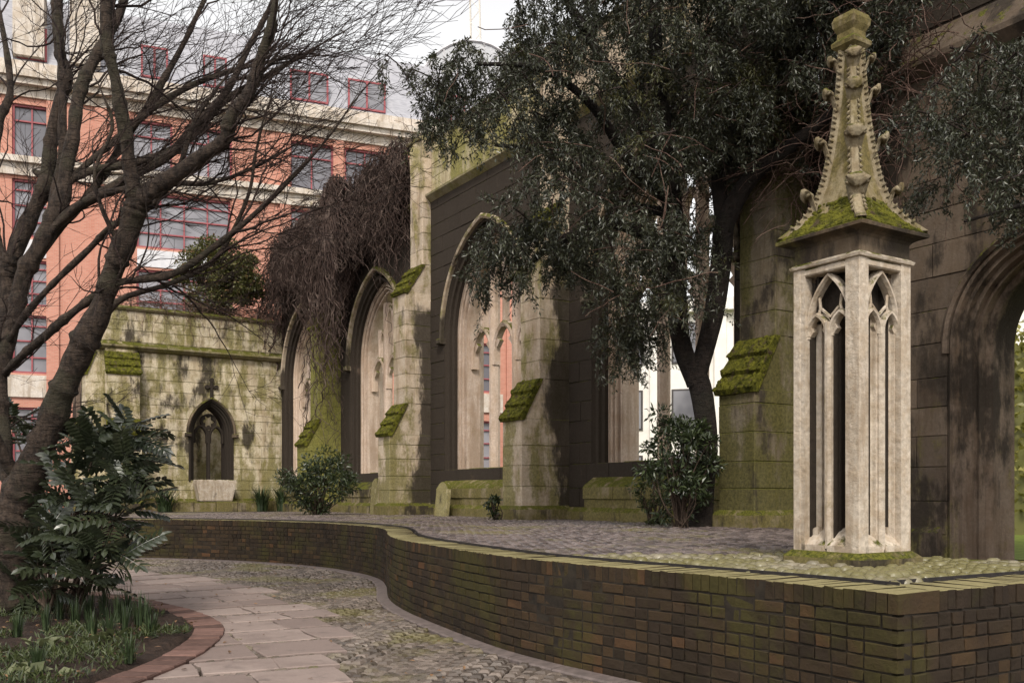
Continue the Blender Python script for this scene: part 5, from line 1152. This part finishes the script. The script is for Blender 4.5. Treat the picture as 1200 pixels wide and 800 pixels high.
# --- bed plants
clumps = [(88, 722, .30), (104, 712, .34), (122, 708, .33), (138, 716, .34), (150, 710, .33), (163, 722, .32), (172, 716, .30), (146, 735, .30), (128, 738, .28), (108, 735, .28), (152, 762, .22), (44, 775, .26), (20, 735, .26), (70, 712, .3), (54, 726, .28), (178, 735, .22)]
for k, (x, y, h) in enumerate(clumps):
    d = 1.23 * 1100 / (y + 12 - HY); q = P(x, y, d); lab = ('tall upright daffodil leaf clump in the row nearest the paved path' if k < 7 else 'shorter daffodil leaf clump set inside the bed behind the kerb row' if k < 10 or k == 15 else 'lone short daffodil tuft on bare soil near the kerb' if k == 10 else 'lone daffodil tuft deep among the low ground cover' if k == 11 else 'daffodil leaf clump in the shade of the glossy pinnate shrub'); blades('daffodil_clump', lab, 'plant', (q[0], d, bedz(q[0], d) - .01), 46, h * 1.1, .011, 'leaf_blade', .13, 'daffodil clumps in the planting bed', .35)
for k, (x, y, lab) in enumerate(((62, 752, 'pale broad-leaved plant on bare soil behind the bed ground cover'), (118, 752, 'two pale broad leaves beside the daffodil clumps'), (20, 790, 'pale green rosette among the low bed plants'))):
    d = 1.25 * 1100 / (y + 6 - HY); q = P(x, y, d); b = empty('broadleaf_plant', (q[0], d, bedz(q[0], d)), lab, 'plant'); n = 14; a = nrng.uniform(0, 6.283, n)
    D = np.stack((np.cos(a), np.sin(a), nrng.uniform(.1, .9, n)), 1); foliage(np.tile(np.array((q[0], d, bedz(q[0], d) + .02)), (n, 1)) + nrng.normal(size=(n, 3)) * (.09, .09, .01), D, nrng.uniform(.09, .17, n), nrng.uniform(.06, .1, n), 'leaf_pale', 'leaf_rosette', b, 1.2)
n = 26000; X = nrng.uniform(-8, -2.8, n); Y = nrng.uniform(5.0, 9.6, n); nz_ = np.array([mnoise.noise(Vector((x * 1.5, y * 1.5, 7))) for x, y in zip(X, Y)]); ok = inpoly(X, Y, BED) & (nz_ + (7.9 - Y) * .25 > -.05); X, Y = X[ok], Y[ok]; n = len(X)
Cc = np.stack((X, Y, [bedz(x, y) + rng.uniform(0, .05) for x, y in zip(X, Y)]), 1); D = unit(n); D[:, 2] = abs(D[:, 2]) * 1.2 + .2
tag(foliage(Cc, D, nrng.uniform(.04, .09, n), nrng.uniform(.008, .02, n), 'leaf_cover', 'ground_cover', None), 'low mixed green ground cover over the planting bed soil', 'ground cover')
n = 900; X = nrng.uniform(-8, -2.8, n); Y = nrng.uniform(5.0, 11, n); ok = inpoly(X, Y, BED); X, Y = X[ok], Y[ok]; n = len(X); Cc = np.stack((X, Y, [bedz(x, y) + .035 for x, y in zip(X, Y)]), 1); D = unit(n); D[:, 2] *= .2
tag(foliage(Cc, D, nrng.uniform(.03, .07, n), nrng.uniform(.02, .04, n), 'leaf_dead', 'leaf_litter', None, 2.), 'dry brown leaf litter scattered on the bed soil', 'leaf litter')

n = 420; X = nrng.uniform(-8, 1.5, n); Y = nrng.uniform(5.0, 17, n); ok = inpoly(X, Y, wallpoly) & ~inpoly(X, Y, bedout); X, Y = X[ok], Y[ok]; n = len(X); D = unit(n); D[:, 2] *= .15
tag(foliage(np.stack((X, Y, np.full(n, .036)), 1), D, nrng.uniform(.03, .07, n), nrng.uniform(.015, .035, n), 'leaf_dead', 'leaf_litter', None, 2.), 'few fallen brown leaves strewn over the paved path', 'leaf litter')

# ------------------------------------------------------------------ small things against the wall
def headstone(name, label, t, p, w, h, th, lean):
    def hf(a, b, q): return NF(t + a, tz(22) - .05 + b, p + q - b * lean)
    pts = [(-w / 2, 0), (w / 2, 0), (w / 2, h - w * .45)] + [(w / 2 * math.cos(k / 10 * math.pi), h - w * .45 + w * .45 * math.sin(k / 10 * math.pi)) for k in range(1, 10)] + [(-w / 2, h - w * .45)]
    m = MB(); m.prism(hf, pts, 0, th, .012); o = m.build(name, 'stone_end', None, hf(0, 0, 0)); tag(o, label, 'gravestone', 'gravestones leaning against the church wall')
headstone('headstone', 'plain round-topped gravestone leaning on the plinth between the two pale buttresses', 11.15, .66, .62, .92, .1, .1)
headstone('headstone', 'small shouldered gravestone beside the pale buttress below the creeper', 2 * BAY + BW + .55, 1.05, .52, 1.05, .1, .08)
LT = (20.9 - ORG[1]) / .844; lx_ = LT
def LFm(a, b, q): return NF(lx_ + a, 4.15 + b, .32 + q)
ln = empty('wall_lantern', NF(lx_, 4.1, .1), 'black iron lantern fixed to the sooty wall beside the pale buttress', 'lantern')
m = MB(); m.box(LFm, -.03, .03, .98, 1.04, -.33, .02); m.box(LFm, -.07, .07, .8, 1.1, -.34, -.31); m.build('bracket', 'iron', ln)
m = MB(); m.rings([[LFm(a * w2, z, b * w2) for a, b in ((-1, -1), (1, -1), (1, 1), (-1, 1))] for z, w2 in ((.72, .16), (.80, .12), (.92, .03), (.99, .02))]); m.build('lid', 'iron', ln)
m = MB(); m.rings([[LFm(a * w2, z, b * w2) for a, b in ((-1, -1), (1, -1), (1, 1), (-1, 1))] for z, w2 in ((.08, .09), (.72, .135))]); m.build('lamp_glass', 'lamp_glass', ln)
for a, b in ((-1, -1), (1, -1), (1, 1), (-1, 1)):
    m = MB(); m.tube([LFm(a * .095, .06, b * .095), LFm(a * .142, .73, b * .142)], .014, 4); m.build('frame_bar', 'iron', ln)
m = MB(); m.rings([[LFm(a * w2, z, b * w2) for a, b in ((-1, -1), (1, -1), (1, 1), (-1, 1))] for z, w2 in ((-.02, .04), (.0, .10), (.06, .11), (.085, .1))]); m.build('base', 'iron', ln)
